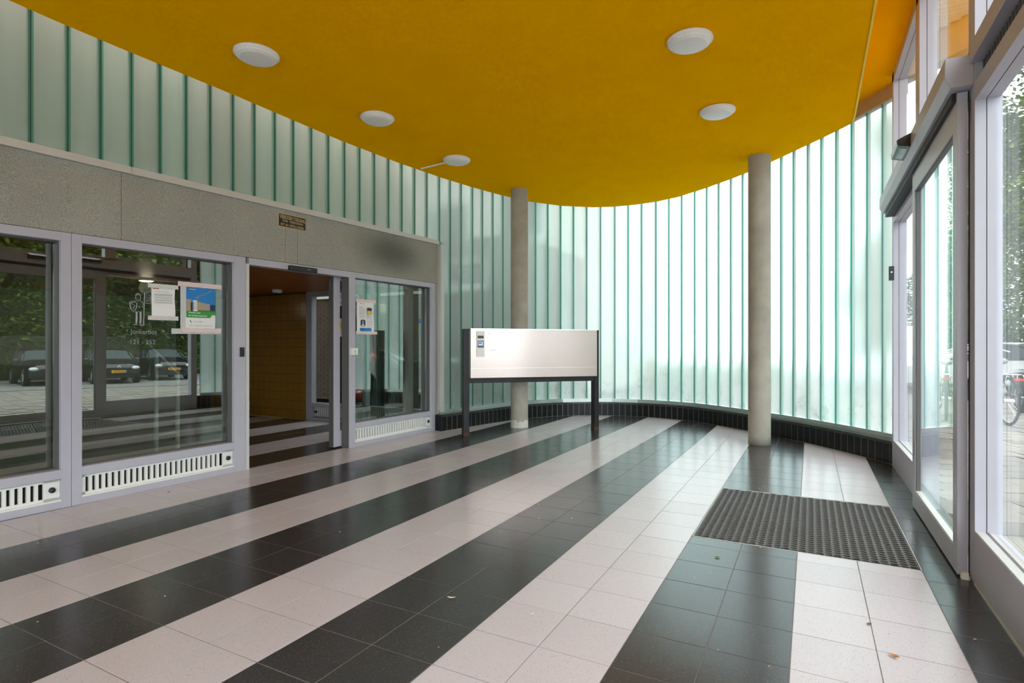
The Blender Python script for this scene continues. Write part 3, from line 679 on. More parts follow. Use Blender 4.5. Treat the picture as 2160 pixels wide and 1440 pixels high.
# engraved emblem and building name on the middle pane
em = empty('glass_lettering', label='pale frosted guard figure and house numbers on the middle lobby pane', cat='lettering')
text('lettering', 'Jonkerbos', .215, .052, FT(2.622, -.072, 1.295), FDIR, 'etch_faint', em)
text('lettering', '121 - 252', .20, .038, FT(2.625, -.072, 1.222), FDIR, 'etch_faint', em)
E_ = lambda pts, r=.0028: [FT(2.60+p[0], -.0725, 1.375+p[1]) for p in pts]
def stroke(mb, pts, r=.0028): mb.tube(E_(pts), r, 4)
fg = MB()
circ = lambda cx_, cy__, rx, ry, n=14: [(cx_+rx*math.cos(2*PI*k/n), cy__+ry*math.sin(2*PI*k/n)) for k in range(n+1)]
stroke(fg, circ(.085, .235, .020, .026)); stroke(fg, [(.06, .255), (.085, .268), (.112, .255)], .003); stroke(fg, [(.07, .262), (.085, .272), (.10, .262)], .0024)
stroke(fg, [(.078, .238), (.082, .238)], .002); stroke(fg, [(.09, .238), (.094, .238)], .002); stroke(fg, [(.08, .222), (.09, .222)], .0018)
stroke(fg, [(.07, .208), (.045, .20), (.03, .18)]); stroke(fg, [(.10, .208), (.12, .20), (.13, .175)])
stroke(fg, [(.018, .19), (.03, .20), (.05, .198), (.075, .19), (.072, .15), (.05, .115), (.028, .14), (.018, .19)], .0045); stroke(fg, [(.035, .18), (.06, .17), (.045, .14)], .003)
stroke(fg, [(.06, .118), (.118, .118)], .003)
for x_ in (.073, .104): stroke(fg, [(x_, .115), (x_+.002, .06), (x_-.002, .02)], .009)
stroke(fg, [(.05, .008), (.078, .01)], .005); stroke(fg, [(.095, .010), (.122, .006)], .005); stroke(fg, circ(.128, .165, .009, .012, 8), .0028)
stroke(fg, [(.128, 0), (.137, .285)], .0045)
stroke(fg, [(.14, .262), (.185, .262)], .002); stroke(fg, [(.14, .195), (.185, .19)], .003); stroke(fg, [(.185, .262), (.187, .19)], .002)
for i in range(2):
    for j in range(2): stroke(fg, circ(.152+.02*i, .215+.026*j, .007, .009, 8), .0018)
fg.obj('guard_figure', 'etch_faint', em)

def onto_pane(o, ym):
    # the papers follow their pane, which stands a little askew in its frame
    m = Matrix(((1, -.0306, 0, .0306*ym), (0, 1, 0, 0), (0, 0, 1, 0), (0, 0, 0, 1)))
    if o.type == 'MESH': o.data.transform(m)
    for c in o.children: onto_pane(c, ym)
for o_ in (p1, p2, em): onto_pane(o_, 2.88)
onto_pane(p3, 5.825)

# ------------------------------------------------------------------ the lobby behind the glass
wy = empty('wall_lobby'); tag(wy, kind='structure')
MB().box(-11, -7.40, 6.6285, 6.85, 0, 2.4).obj('backing', 'dark_joint', wy)
ty = MB().box(-.0725, .0725, -.004, .004, .0025, .1475).mesh('tile', 'yellow_wall_tile')
for i in range(17):
    for j in range(14):
        o = inst('tile', ty, wy, (-7.475-.15*i, 6.630, .15*j)); o.rotation_euler = (R.uniform(-.006, .006), 0, R.uniform(-.006, .006))
MB().box(-11.2, -11, -3, 6.85, 0, 2.4).obj('wall_west', 'pale_render', wy); MB().box(-11.2, -5.07, -3.2, -3, 0, 2.4).obj('wall_south', 'pale_render', wy)
lc = MB().box(-11.2, -5.09, -3.2, 6.85, 2.24, 2.62).obj('ceiling', 'pale_render'); tag(lc, kind='structure')
x = -11
while x < -5.15:
    MB().box(x, x+.196, -3, 6.62, 2.12, 2.14).obj('plank', 'orange_wood', lc); x += .2
ew = empty('window_4'); tag(ew, kind='structure')
f = MB()
for a, b, z0, z1 in ((-7.40, -7.27, 0, 2.12), (-6.17, -6.10, 0, 2.12), (-5.02, -4.95, 0, 2.12), (-7.27, -4.95, 2.04, 2.12), (-7.27, -4.95, .22, .288), (-7.27, -4.95, 0, .05)): f.box(a, b, 6.62, 6.72, z0, z1)
f.obj('frame', 'frame_grey', ew, bevel=.002)
for a, b in ((-7.27, -6.17), (-6.10, -5.02)):
    MB().box(a, b, 6.68, 6.688, .288, 2.04).obj('pane', 'glass_clear', ew)
    g = MB().box(a, b, 6.70, 6.705, .05, .22).obj('vent_grille', 'gasket', ew)
    x = a+.03
    while x < b-.12: MB().box(x, x+.023, 6.655, 6.67, .06, .215).obj('slat', 'white_metal', g); x += .0455
T = Matrix.Translation((-7.2, 6.655, .14)) @ Matrix.Rotation(PI/2, 4, 'X')
MB().lathe([(0, .03), (.012, .03), (.022, .018), (.022, 0)], 14, 0, T).obj('knob', 'black_plastic', ew)
# lobby lamps and dome camera
for x_, y_, lab in ((-7.85, 4.33, 'lit disc lamp on the lobby ceiling nearer the glass'), (-9.9, 4.33, 'lit disc lamp on the lobby ceiling deeper inside')):
    l = empty('lobby_lamp', (x_, y_, 2.12), label=lab, cat='lamp')
    MB().lathe([(.10, 0), (.10, -.02), (.085, -.03)], 20).obj('housing', 'white_plastic', l, smooth=True)
    MB().lathe([(.085, -.03), (.06, -.04), (0, -.044)], 20).obj('diffuser', 'lamp_on', l, smooth=True)
    ld = bpy.data.lights.new('lobby_lamp_light', 'POINT'); ld.energy = .4; ld.color = (1, .82, .6); ld.shadow_soft_size = .08
    lo = bpy.data.objects.new('light', ld); C.objects.link(lo); lo.parent = l; lo.location = (0, 0, -.12)
dc = empty('dome_camera', (-7.52, 6.15, 2.12), label='white dome camera under the lobby ceiling by the yellow tiles', cat='camera')
MB().lathe([(.075, 0), (.075, -.035), (.06, -.05), (.045, -.055)], 20).obj('housing', 'white_plastic', dc, smooth=True)
MB().ell((0, 0, -.052), (.042, .042, .042), 14, 8).obj('dome', 'black_plastic', dc, smooth=True)
bn = empty('grey_bin', (-8.75, 6.35, 0), label='grey rounded bin half hidden at the lobby door edge', cat='bin')
MB().lathe([(0, 0), (.17, 0), (.19, .20), (.16, .30), (.06, .39), (0, .40)], 20).obj('body', 'bin_grey', bn, smooth=True)
MB().lathe([(.188, .2), (.196, .205), (.188, .215)], 20).obj('rim', 'frame_grey', bn)
hr = empty('white_handrail', (-5.9, 3.35, 0), label='pale painted handrail seen through the middle lobby pane', cat='handrail')
hb = MB(); hb.tube([(0, 0, 0), (0, 0, 1.15)], .022, 8); hb.obj('post', 'alu', hr)
hb = MB(); hb.tube([(-.05, .25, 0), (-.05, .25, .95)], .022, 8); hb.obj('post', 'alu', hr)
hb = MB(); hb.tube([(0, -.15, 1.3), (0, 0, 1.15), (-.05, .25, .92)], .018, 8); hb.obj('rail', 'alu', hr)
for z in (.3, .75): hb = MB(); hb.tube([(0, 0, z), (-.05, .25, z)], .014, 8); hb.obj('crossbar', 'alu', hr)

# ------------------------------------------------------------------ entrance facade (right wall)
XR = .735
wr = empty('wall_right'); tag(wr, kind='structure')
def post(y0, y1, z0=0, z1=3.97, x1=XR+.11, name='post'):
    return MB().box(XR, x1, y0, y1, z0, z1).obj(name, 'frame_grey', wr, bevel=.002)
ys = [(3.61, 3.715), (1.75, 1.85), (-.1, 0), (-1.95, -1.85), (-3.8, -3.7), (-6, -5.9)]
for a, b in ys: post(a, b)
post(6.76, 6.87); post(5.16, 5.24, 0, 2.46); post(5.24, 5.40, 2.7, 3.97)
for a, b in zip(ys[1:], ys):
    y0_, y1_ = a[1], b[0]
    MB().box(XR, XR+.06, y0_, y1_, 0, .262).obj('kick_panel', 'frame_grey', wr); MB().box(XR-.004, XR+.004, y0_, y1_, 0, .012).obj('kick_joint', 'alu', wr)
MB().box(XR, XR+.06, 5.24, 6.76, 0, .258).obj('kick_panel', 'frame_grey', wr)
tm = MB().box(XR, XR+.10, -6, 3.61, 2.46, 2.545).box(XR-.02, XR+.10, -6, 3.61, 2.645, 2.74).box(XR, XR+.10, 3.715, 6.76, 2.46, 2.74)
tm = tm.obj('transom', 'frame_grey', wr, bevel=.002)
MB().box(XR+.05, XR+.055, -6, 3.61, 2.545, 2.645).obj('grille_back', 'gasket', wr)
for k in range(60): MB().box(XR+.03, XR+.045, 3.58-k*.045, 3.60-k*.045, 2.545, 2.645).obj('grille_fin', 'frame_dark', wr)
MB().box(XR, XR+.11, -6, 6.87, 3.88, 3.97).obj('head_rail', 'frame_grey', wr)
def rwin(name, y0, y1, z0, z1, gx=.088):
    w = empty(name); tag(w, kind='structure')
    b = MB(); X0, X1 = XR+.050, XR+gx+.012
    # outer casing flush with the wall, then a black joint and the glazing bead
    for (a0, a1, b0, b1) in ((y0, y1, z0-.004, z0+.01), (y0, y1, z1-.01, z1+.004), (y0-.002, y0+.01, z0, z1), (y1-.01, y1+.002, z0, z1)):
        b.box(XR-.002, XR+.043, a0, a1, b0, b1); b.box(XR+.047, X1, a0, a1, b0, b1)
    b.obj('frame', 'frame_grey', w)
    j = MB()
    for (a0, a1, b0, b1) in ((y0, y1, z0-.004, z0+.009), (y0, y1, z1-.009, z1+.004), (y0-.002, y0+.009, z0, z1), (y1-.009, y1+.002, z0, z1)): j.box(XR+.043, XR+.047, a0, a1, b0, b1)
    j.obj('sealant', 'gasket', w)
    s = MB().box(XR+.001, XR+.035, y0, y1, z0+.010, z0+.013).box(XR+.052, XR+.070, y0, y1, z0+.010, z0+.014); s.obj('sill_strip', 'alu', w)
    MB().box(XR+gx-.004, XR+gx+.004, y0+.008, y1-.008, z0+.008, z1-.008).obj('pane', 'glass_clear', w); return w
k = 5
for a, b in zip(ys[1:], ys):
    rwin('window_%d' % k, a[1], b[0], .262, 2.46); k += 1
    rwin('window_%d' % k, a[1], b[0], 2.74, 3.88); k += 1
rwin('window_%d' % k, 5.24, 6.76, .258, 2.46); k += 1
rwin('window_%d' % k, 3.715, 5.24, 2.74, 3.88); k += 1
rwin('window_%d' % k, 5.40, 6.76, 2.74, 3.88); k += 1
# sliding entrance door, closed
d2 = empty('door_2'); tag(d2, kind='structure')
lf = MB()
for a, b, z0, z1 in ((3.70, 3.80, .012, 2.54), (5.06, 5.165, .012, 2.54), (3.80, 5.06, .012, .14), (3.80, 5.06, 2.36, 2.54)): lf.box(.68, .725, a, b, z0, z1)
lf = lf.obj('leaf', 'frame_grey', d2, bevel=.002)
g = MB()
for a, b, z0, z1 in ((3.80, 3.812, .14, 2.36), (5.048, 5.06, .14, 2.36), (3.80, 5.06, 2.35, 2.36)): g.box(.690, .716, a, b, z0, z1)
g.obj('gasket', 'frame_dark', lf)
MB().box(.684, .722, 3.80, 5.06, .138, .146).obj('sill_strip', 'alu', lf)
MB().box(.701, .709, 3.805, 5.055, .142, 2.355).obj('pane', 'glass_clear', lf)
MB().box(.726, .732, 3.69, 3.70, .012, 2.5).obj('seal_strip', 'gasket', lf)
MB().box(.692, .722, 3.665, 3.695, .0, .035).obj('floor_guide', 'white_plastic', d2)
oh = MB().prism([(.640, 2.545), (.735, 2.545), (.735, 2.70), (.617, 2.70), (.615, 2.60)], 3.63, 6.74, T=lambda a, b, c: (a, c, b)).obj('operator_housing', 'frame_grey', d2, bevel=.003)
MB().prism([(.66, 2.50), (.735, 2.50), (.735, 2.56), (.66, 2.56)], 3.72, 6.70, T=lambda a, b, c: (a, c, b)).obj('track', 'gasket', d2)
sn = MB().prism([(.53, 2.66), (.615, 2.70), (.615, 2.60), (.535, 2.62)], 4.75, 5.10, T=lambda a, b, c: (a+.005, c, b)); sn = tag(sn.obj('motion_sensor', 'black_plastic', bevel=.008), 'black radar sensor on the sloping box over the entrance door', 'sensor')
MB().prism([(.556, 2.618), (.60, 2.606), (.60, 2.602), (.556, 2.614)], 4.80, 5.05, T=lambda a, b, c: (a, c, b)).obj('lens', 'car_glass', sn)
sw = tag(MB().box(.69, .735, 6.70, 6.755, 1.87, 2.01).obj('key_switch', 'black_plastic', bevel=.003), 'small black switch box at the far entrance jamb', 'switch')
MB().lathe([(0, .004), (.008, .004), (.01, 0)], 10, 0, Matrix.Translation((.712, 6.70, 1.95)) @ Matrix.Rotation(PI/2, 4, 'X')).obj('keyhole', 'chrome', sw)

# ------------------------------------------------------------------ columns, lamps
def column(x, y, label, chip):
    o = empty('concrete_column', (x, y, 0), label=label, cat='column')
    MB().lathe([(0, 0), (.130, 0), (.1305, .12), (.1305, 3.57)], 48).obj('shaft', 'column_concrete', o, smooth=True)
    if chip:
        mb = MB(); n = 48; vs = []; fs = []
        for k in range(n):
            a = 2*PI*k/n; h = .10+.05*noise.noise(Vector((math.cos(a)*2.5, math.sin(a)*2.5, 3)))+.02*R.random()
            for z in (0, h): vs.append((.1318*math.cos(a), .1318*math.sin(a), z))
        for k in range(n): fs.append((2*k, 2*((k+1) % n), 2*((k+1) % n)+1, 2*k+1))
        mb.add(vs, fs).obj('worn_foot', 'chipped_paint', o)
    return o
column(-3.875, 7.52, 'grey round concrete column behind the steel intercom panel', True)
column(-.56, 7.595, 'grey round concrete column standing alone near the mat', False)
lab = ['white round ceiling lamp nearest the left glass, large in the photo', 'white round ceiling lamp nearest the entrance door, large in the photo',
       'white round ceiling lamp in the middle of the left row', 'white round ceiling lamp nearer the column by the mat', 'white round ceiling lamp with a thin conduit running to the slab edge']
def lamp(x, y, label):
    o = empty('ceiling_lamp', (x, y, 3.57), label=label, cat='lamp', group='round ceiling lamps')
    MB().lathe([(.10, 0), (.172, -.004), (.172, -.018), (.160, -.028)], 48).obj('rim', 'white_plastic', o, smooth=True)
    mb = MB(); n = 56; vs = []; fs = []; prof = [(.162, -.024), (.150, -.040), (.125, -.052), (.07, -.058), (.0, -.060)]
    for i, (r_, z) in enumerate(prof):
        for k in range(n):
            q = 1-(.02 if k % 2 and 0 < i < 4 else 0); t = 2*PI*k/n; vs.append((r_*q*math.cos(t), r_*q*math.sin(t), z))
    for i in range(4):
        for k in range(n): fs.append((i*n+k, i*n+(k+1) % n, (i+1)*n+(k+1) % n, (i+1)*n+k))
    mb.add(vs, fs).obj('diffuser', 'opal', o); return o
pos = [(-3.936, 3.02), (-.82, 4.45), (-3.93, 4.44), (-.82, 5.91), (-3.925, 5.90)]
L5 = [lamp(x, y, l) for (x, y), l in zip(pos, lab)]
mb = MB(); mb.tube([(-.15, .01, -.014), (-.60, .06, -.014)], .011, 8); mb.obj('conduit', 'white_plastic', L5[4])

# ------------------------------------------------------------------ intercom panel
A = Vector((-4.125, 6.42)); B = Vector((-2.765, 7.80)); u = (B-A).normalized(); nv = Vector((u.y, -u.x))   # nv: towards the camera
pn = empty('intercom_panel', (A.x, A.y, 0), math.atan2(u.y, u.x), label='free standing steel doorbell panel on two black posts', cat='panel')
Lp = (B-A).length
for x0, x1, z1 in ((-.035, .045, 1.452), (Lp-.03, Lp+.04, 1.452)):
    o = MB().box(x0, x1, -.02, .10, 0, z1).obj('post', 'black_metal', pn, bevel=.003)
    MB().box(x0-.001, x1+.001, -.021, .101, 0, .05).obj('rusty_foot', 'rust', o)
MB().box(.045, Lp-.03, -.01, .08, .715, .785).obj('beam', 'black_metal', pn, bevel=.003)
sh = MB().box(.055, Lp-.005, -.05, -.012, .785, 1.445).obj('steel_sheet', 'steel_sheet', pn, bevel=.002)
MB().box(.055, Lp-.005, -.051, .05, 1.445, 1.458).obj('top_lip', 'steel_lip', pn)
MB().box(.06, Lp-.03, -.0505, -.050, .915, .918).obj('crease', 'steel_lip', pn)
ic = MB().box(.135, .245, -.066, -.05, 1.075, 1.42).obj('intercom', 'white_plastic', pn, bevel=.003)
MB().box(.148, .232, -.068, -.066, 1.37, 1.395).obj('speaker_slot', 'white_plastic', ic); MB().box(.148, .232, -.068, -.066, 1.322, 1.36).obj('camera_window', 'black_plastic', ic)
MB().box(.148, .232, -.068, -.066, 1.298, 1.316).obj('name_slot', 'white_plastic', ic)
MB().box(.148, .232, -.068, -.066, 1.198, 1.292).obj('display_frame', 'black_plastic', ic); MB().box(.158, .222, -.0685, -.068, 1.226, 1.28).obj('screen', 'led_blue', ic)
MB().box(.168, .205, -.0688, -.0685, 1.245, 1.267).obj('screen_box', 'ink', ic); MB().box(.176, .202, -.0692, -.0688, 1.248, 1.254).obj('screen_line', 'paper', ic)
for k in range(4): MB().box(.158+k*.017, .168+k*.017, -.069, -.068, 1.209, 1.213).obj('soft_key', 'paper', ic)
for i in range(3):
    for j in range(4): MB().box(.150+i*.029, .174+i*.029, -.069, -.066, 1.105+j*.0215, 1.123+j*.0215).obj('key', 'white_plastic', ic)
for x_, z_, w_ in ((.29, 1.385, .05), (.33, 1.16, .08), (.42, 1.163, .008), (.26, 1.378, .01)): MB().box(x_, x_+w_, -.0506, -.050, z_, z_+.004).obj('scratch', 'ink_grey', sh)

# ------------------------------------------------------------------ scraper mat set in the floor
dm = empty('door_mat', (0, 0, 0), label='black rubber honeycomb mat let into the floor by the entrance', cat='mat')
mb = MB(); px_, py_ = .0462, .040; nx = 26; w_ = (MATX[1]-MATX[0]-.012)/nx; ny = int((MATY[1]-MATY[0]-.012)/py_); h_ = (MATY[1]-MATY[0]-.012)/ny
for i in range(nx):
    for j in range(ny):
        x0 = MATX[0]+.006+i*w_; off = 0
        y0 = MATY[0]+.006+j*h_
        if i % 2: y0 += h_/2
        if y0+h_ > MATY[1]-.004: continue
        cx_, cy__ = x0+w_/2, y0+h_/2; n = 8; vs = []; fs = []
        for (rx, ry, z) in ((.0205, .0168, -.001), (.0185, .0150, -.022)):
            for k in range(n): t = 2*PI*(k+.5)/n; vs.append((cx_+rx*math.cos(t), cy__+ry*math.sin(t), z))
        sq = [(x0+w_, cy__-h_*.1), (x0+w_, y0+h_), (cx_, y0+h_), (x0, y0+h_), (x0, cy__+h_*.1), (x0, y0), (cx_, y0), (x0+w_, y0)]
        sq = [(x0+w_, cy__), (x0+w_, y0+h_), (cx_, y0+h_), (x0, y0+h_), (x0, cy__), (x0, y0), (cx_, y0), (x0+w_, y0)]
        # outer ring vertices matched with the octagon by angle
        for (a_, b_) in sq: vs.append((a_, b_, .0))
        for k in range(n):
            fs.append((k, (k+1) % n, 8+(k+1) % n, 8+k)); o0 = 16+k; o1 = 16+(k+1) % n
            fs.append((o0, o1, (k) % n if False else (k+0) % n, ))
            fs.append((o1, (k+1) % n, k))
        mb.add(vs, fs)
mb.obj('rubber_grid', 'rubber', dm)
MB().box(MATX[0], MATX[1], MATY[0], MATY[1], -.04, -.022).obj('tray', 'gasket', dm)
for a in ((MATX[0], MATX[0]+.004, MATY[0], MATY[1]), (MATX[1]-.004, MATX[1], MATY[0], MATY[1]), (MATX[0], MATX[1], MATY[0], MATY[0]+.004), (MATX[0], MATX[1], MATY[1]-.004, MATY[1])):
    MB().box(*a, -.012, .002).obj('edge_strip', 'alu', dm)
MB().box(MATX[0]+.1905, MATX[0]+.1935, MATY[0]+.01, MATY[1]-.01, -.004, .001).obj('seam', 'gasket', dm)

# ------------------------------------------------------------------ leaves and crumbs blown in
def dleaf(x, y, s, rz, m, label, curl=.3, w=.35):
    vs = []; fs = []; n = 6
    for k in range(n+1):
        t = k/n; ww = w*math.sin(PI*min(.98, t+.02))**.7*s*.5; z = .001+curl*s*.5*abs(t-.5)**1.3*1.4
        vs += [(t*s-s/2, -ww, z+ww*curl*1.4), (t*s-s/2, 0, z), (t*s-s/2, ww, z+ww*curl*1.2)]
    for k in range(n): fs += [(3*k, 3*k+1, 3*k+4, 3*k+3), (3*k+1, 3*k+2, 3*k+5, 3*k+4)]
    o = MB().add(vs, fs).obj('fallen_leaf', m); o.location = (x, y, .001); o.rotation_euler = (0, 0, rz)
    s_ = o.modifiers.new('t', 'SOLIDIFY'); s_.thickness = .0008
    return tag(o, label, 'leaf')
dleaf(-1.519, 2.236, .042, .45, 'pale_leaf', 'pale curled leaf on a dark tile in the middle foreground', .5, .25)
dleaf(.288, 2.621, .038, -.5, 'dry_leaf', 'orange brown dry leaf on the light stripe, lower right', .5, .45)
dleaf(.226, 2.878, .022, 1.1, 'bark', 'dark shrivelled leaf on the light stripe below the mat', .3, .8)
dleaf(-.471, 3.384, .03, .3, 'leaf_b', 'small olive leaf on the dark stripe below the mat corner', .2, .6)
dleaf(-4.70, 2.771, .022, 1.2, 'bark', 'tiny brown leaf on the light tiles before the middle grille', .3, .7)
dleaf(-2.983, 1.19, .012, .4, 'dry_leaf', 'tiny rusty leaf crumb on the lower left dark stripe', .6, .7)
dleaf(-1.105, 2.273, .018, .9, 'pale_leaf', 'tiny pale leaf on the light stripe, lower middle', .5, .4)
dleaf(.597, 2.929, .012, .2, 'pale_leaf', 'tiny pale flake on the dark stripe beside the entrance', .5, .6)
cb = MB()
for _ in range(90):
    x_ = R.uniform(-4.5, .5); y_ = R.uniform(1.6, 7.5); s_ = R.uniform(.0015, .005)
    if MATX[0] < x_ < MATX[1] and MATY[0] < y_ < MATY[1]: continue
    cb.add([(x_-s_, y_, .0005), (x_, y_-s_*.7, .0005), (x_+s_, y_, .0005), (x_, y_+s_*.7, .0005), (x_, y_, s_)], [(0, 1, 4), (1, 2, 4), (2, 3, 4), (3, 0, 4)])
tag(cb.obj('crumbs', 'pale_leaf'), 'scattered pale grit and crumbs on the tiles', 'debris', kind='stuff')

# ------------------------------------------------------------------ outdoors: ground
def gz(x, y):
    d = max(0, min(1, (math.hypot(x-.7, y-4)-9)/4)); return -.02-.19*d
gm = MB(); vs = []; fs = []; N = 60
xs = [-40+i*100/N for i in range(N+1)]; ysg = [-25+i*90/N for i in range(N+1)]
for yy in ysg:
    for xx in xs: vs.append((xx, yy, gz(xx, yy)-.02))
for j in range(N):
    for i in range(N):
        xc = (xs[i]+xs[i+1])/2; yc = (ysg[j]+ysg[j+1])/2
        if -12 < xc < .4 and -7 < yc < 7: continue
        fs.append((j*(N+1)+i, j*(N+1)+i+1, (j+1)*(N+1)+i+1, (j+1)*(N+1)+i))
tag(gm.add(vs, fs).obj('ground', 'soil'), kind='structure')
rd = MB()
def strip(mb, x0, x1, y0, y1, dz, mi=0, n=30):
    vs = []; fs = []; mx_ = 6
    for j in range(n+1):
        yy = y0+(y1-y0)*j/n
        for i in range(mx_+1): xx = x0+(x1-x0)*i/mx_; vs.append((xx, yy, gz(xx, yy)+dz))
    for j in range(n):
        for i in range(mx_): a = j*(mx_+1)+i; fs.append((a, a+1, a+mx_+2, a+mx_+1))
    return mb.add(vs, fs, mi)
tag(strip(rd, 9.4, 22, -20, 60, -.005).obj('road', 'asphalt'), kind='structure')
kb = empty('kerb'); tag(kb, kind='structure')
for j in range(60):
    y_ = 2+j*.4; z_ = gz(9.25, y_)
    MB().box(9.12, 9.38, y_+.01, y_+.39, z_-.05, z_+.03).obj('kerb_stone', 'paver_b', kb)
pv = empty('pavement'); tag(pv, kind='structure')
strip(MB(), .86, 9.2, -8, 50, -.004).obj('sand_bed', 'sand_joint', pv)
strip(MB(), -20, .9, 10.2, 50, -.004).obj('sand_bed', 'sand_joint', pv)
strip(MB(), -4.5, .9, 7.2, 10.3, -.012, n=6).obj('sand_bed', 'sand_joint', pv)
cand = []
ca, sa = math.cos(.32), math.sin(.32)
for i in range(-60, 60):
    for j in range(-40, 60):
        lx = i*.30+(.15 if j % 2 else 0); ly = j*.30
        x_ = 3+lx*ca-ly*sa; y_ = 8+lx*sa+ly*ca
        if not (1.05 < x_ < 9.0 and -4 < y_ < 26) : continue
        cand.append((abs(math.hypot(x_-1.9, y_-7.0)), x_, y_))
cand.sort(); pm = MB().box(-.145, .145, -.145, .145, -.03, .006).mesh('paving_stone', 'paver'); pm2 = MB().box(-.145, .145, -.145, .145, -.03, .006).mesh('paving_stone', 'paver_b')
big = MB()
for k_, (d_, x_, y_) in enumerate(cand):
    if k_ < 298:
        o = inst('paving_stone', pm if R.random() < .6 else pm2, pv, (x_, y_, gz(x_, y_)+.004+R.uniform(-.004, .006)), .32); o.rotation_euler = (R.uniform(-.012, .012), R.uniform(-.012, .012), .32)
    elif k_ < 4200:
        z_ = gz(x_, y_)+.004; q = [(-.145, -.145), (.145, -.145), (.145, .145), (-.145, .145)]
        big.prism([(x_+a*ca-b*sa, y_+a*sa+b*ca) for a, b in q], z_-.03, z_+R.uniform(.003, .01), 0 if R.random() < .6 else 1)
tag(big.obj('paving_stone', ['paver', 'paver_b'], pv), kind='stuff')

# canopy outside above the entrance
cp = empty('canopy', (0, 0, 0), label='white ribbed canopy roof with a tan beam outside the upper window', cat='canopy')
LN = lambda x: 7.85-(x-1.265)*1.066
MB().prism([(.9, 2.5), (2.3, 2.5), (2.3, LN(2.3)), (.9, LN(.9))], 4.78, 4.9).obj('roof_sheet', 'canopy_white', cp)
rb = MB()
for k in range(66):
    y_ = 2.6+k*.085
    x1_ = min(2.25, 1.265-(y_-7.85)/1.066-.05)
    if x1_ > .95: rb.box(.9, x1_, y_, y_+.04, 4.755, 4.78)
rb.obj('ribs', 'canopy_white', cp)
MB().prism([(.87, LN(.87)), (2.6, LN(2.6)), (2.6, LN(2.6)+.25), (.87, LN(.87)+.25)], 4.42, 4.95).obj('beam', 'tan_concrete', cp)
MB().prism([(2.3, 2.35), (2.5, 2.35), (2.5, 2.55), (2.3, 2.55)], -.03, 4.9).obj('post', 'tan_concrete', cp)

# ------------------------------------------------------------------ brick annex behind the lobby, tower block added to shade the left glass
bk = empty('brick_annex', (0, 0, 0), label='brown brick annex with a window band behind the lobby', cat='building')
MB().box(-12, -5.25, 9.66, 13.5, -.02, 2.42).box(-12, -5.25, 9.66, 13.5, 2.95, 3.4).box(-12, -11, 9.66, 13.5, 2.42, 2.95).box(-6.0, -5.25, 9.66, 13.5, 2.42, 2.95).box(-11, -6, 12.5, 13.5, 2.42, 2.95).obj('wall', 'mortar', bk)
bmesh_ = MB().box(-.1, .1, -.012, .0, -.024, .024).mesh('brick', 'brick_dark')
cnt_b = 0; rb = MB()
for j in range(38):
    for i in range(31):
        x_ = -11.9+i*.214+(.107 if j % 2 else 0); z_ = .04+j*.0615
        if x_ > -5.38: continue
        if -10.3 < x_ < -7.4 and .95 < z_ < 2.25 and cnt_b < 298:
            cnt_b += 1; o = inst('brick', bmesh_, bk, (x_, 9.66+R.uniform(-.002, .002), z_))
        else: rb.box(x_-.1, x_+.1, 9.648, 9.66, z_-.024, z_+.024)
tag(rb.obj('brick', 'brick_dark', bk), kind='stuff')
for k_ in range(4):
    x_ = -10.9+k_*1.25; f = MB()
    for a, b, c, d in ((x_, x_+.06, 2.42, 2.95), (x_+1.13, x_+1.19, 2.42, 2.95), (x_, x_+1.19, 2.40, 2.47), (x_, x_+1.19, 2.9, 2.95)): f.box(a, b, 9.62, 9.70, c, d)
    f = f.obj('window', 'white_metal', bk); MB().box(x_+.06, x_+1.13, 9.655, 9.663, 2.47, 2.9).obj('pane', 'car_glass', f)
MB().box(-11, -6, 9.60, 9.66, 2.34, 2.40).obj('window_sill', 'white_metal', bk)
bp_ = empty('brick_pier', (0, 0, 0), label='dark brick pier right outside the lobby end window', cat='pier')
MB().box(-7.6, -6.75, 7.312, 7.7, -.02, 3.0).obj('core', 'pier_mortar', bp_)
bpm = MB().box(-.1, .1, -.012, .0, -.024, .024).mesh('brick', 'pier_brick')
for j in range(34):
    for i in range(4):
        x_ = -7.49+i*.214+(.107 if j % 2 else 0)
        if x_ < -6.8: inst('brick', bpm, bp_, (x_, 7.312, .08+j*.0615))
pk = MB().box(-6.72, -6.60, 7.24, 7.27, .55, 1.95); pk = tag(pk.obj('wooden_board', 'wood_board', bevel=.002), 'pale upright wooden board fixed beside the dark brick pier', 'board')
tw = empty('shading_block', (0, 0, 0), label='pale block of flats, added to shade the left hall glass', cat='building')
MB().box(-20, -5.4, 13.6, 26, -.1, 18).obj('wall', 'pale_render', tw)
MB().box(-16, -5.55, -9, 6.9, 2.75, 18).obj('wall', 'pale_render', tw)  # added close behind the upper left glass to keep sky light off it
MB().box(-16, -12.2, 6.9, 13.6, -.1, 18).obj('wall', 'pale_render', tw)
for k_ in range(4):
    for j in range(5):
        f = MB().box(-17.5+k_*3, -15.5+k_*3, 13.53, 13.62, 1.2+j*2.8, 2.6+j*2.8).obj('window', 'white_metal', tw); MB().box(-17.4+k_*3, -15.6+k_*3, 13.51, 13.54, 1.3+j*2.8, 2.5+j*2.8).obj('pane', 'car_glass', f)

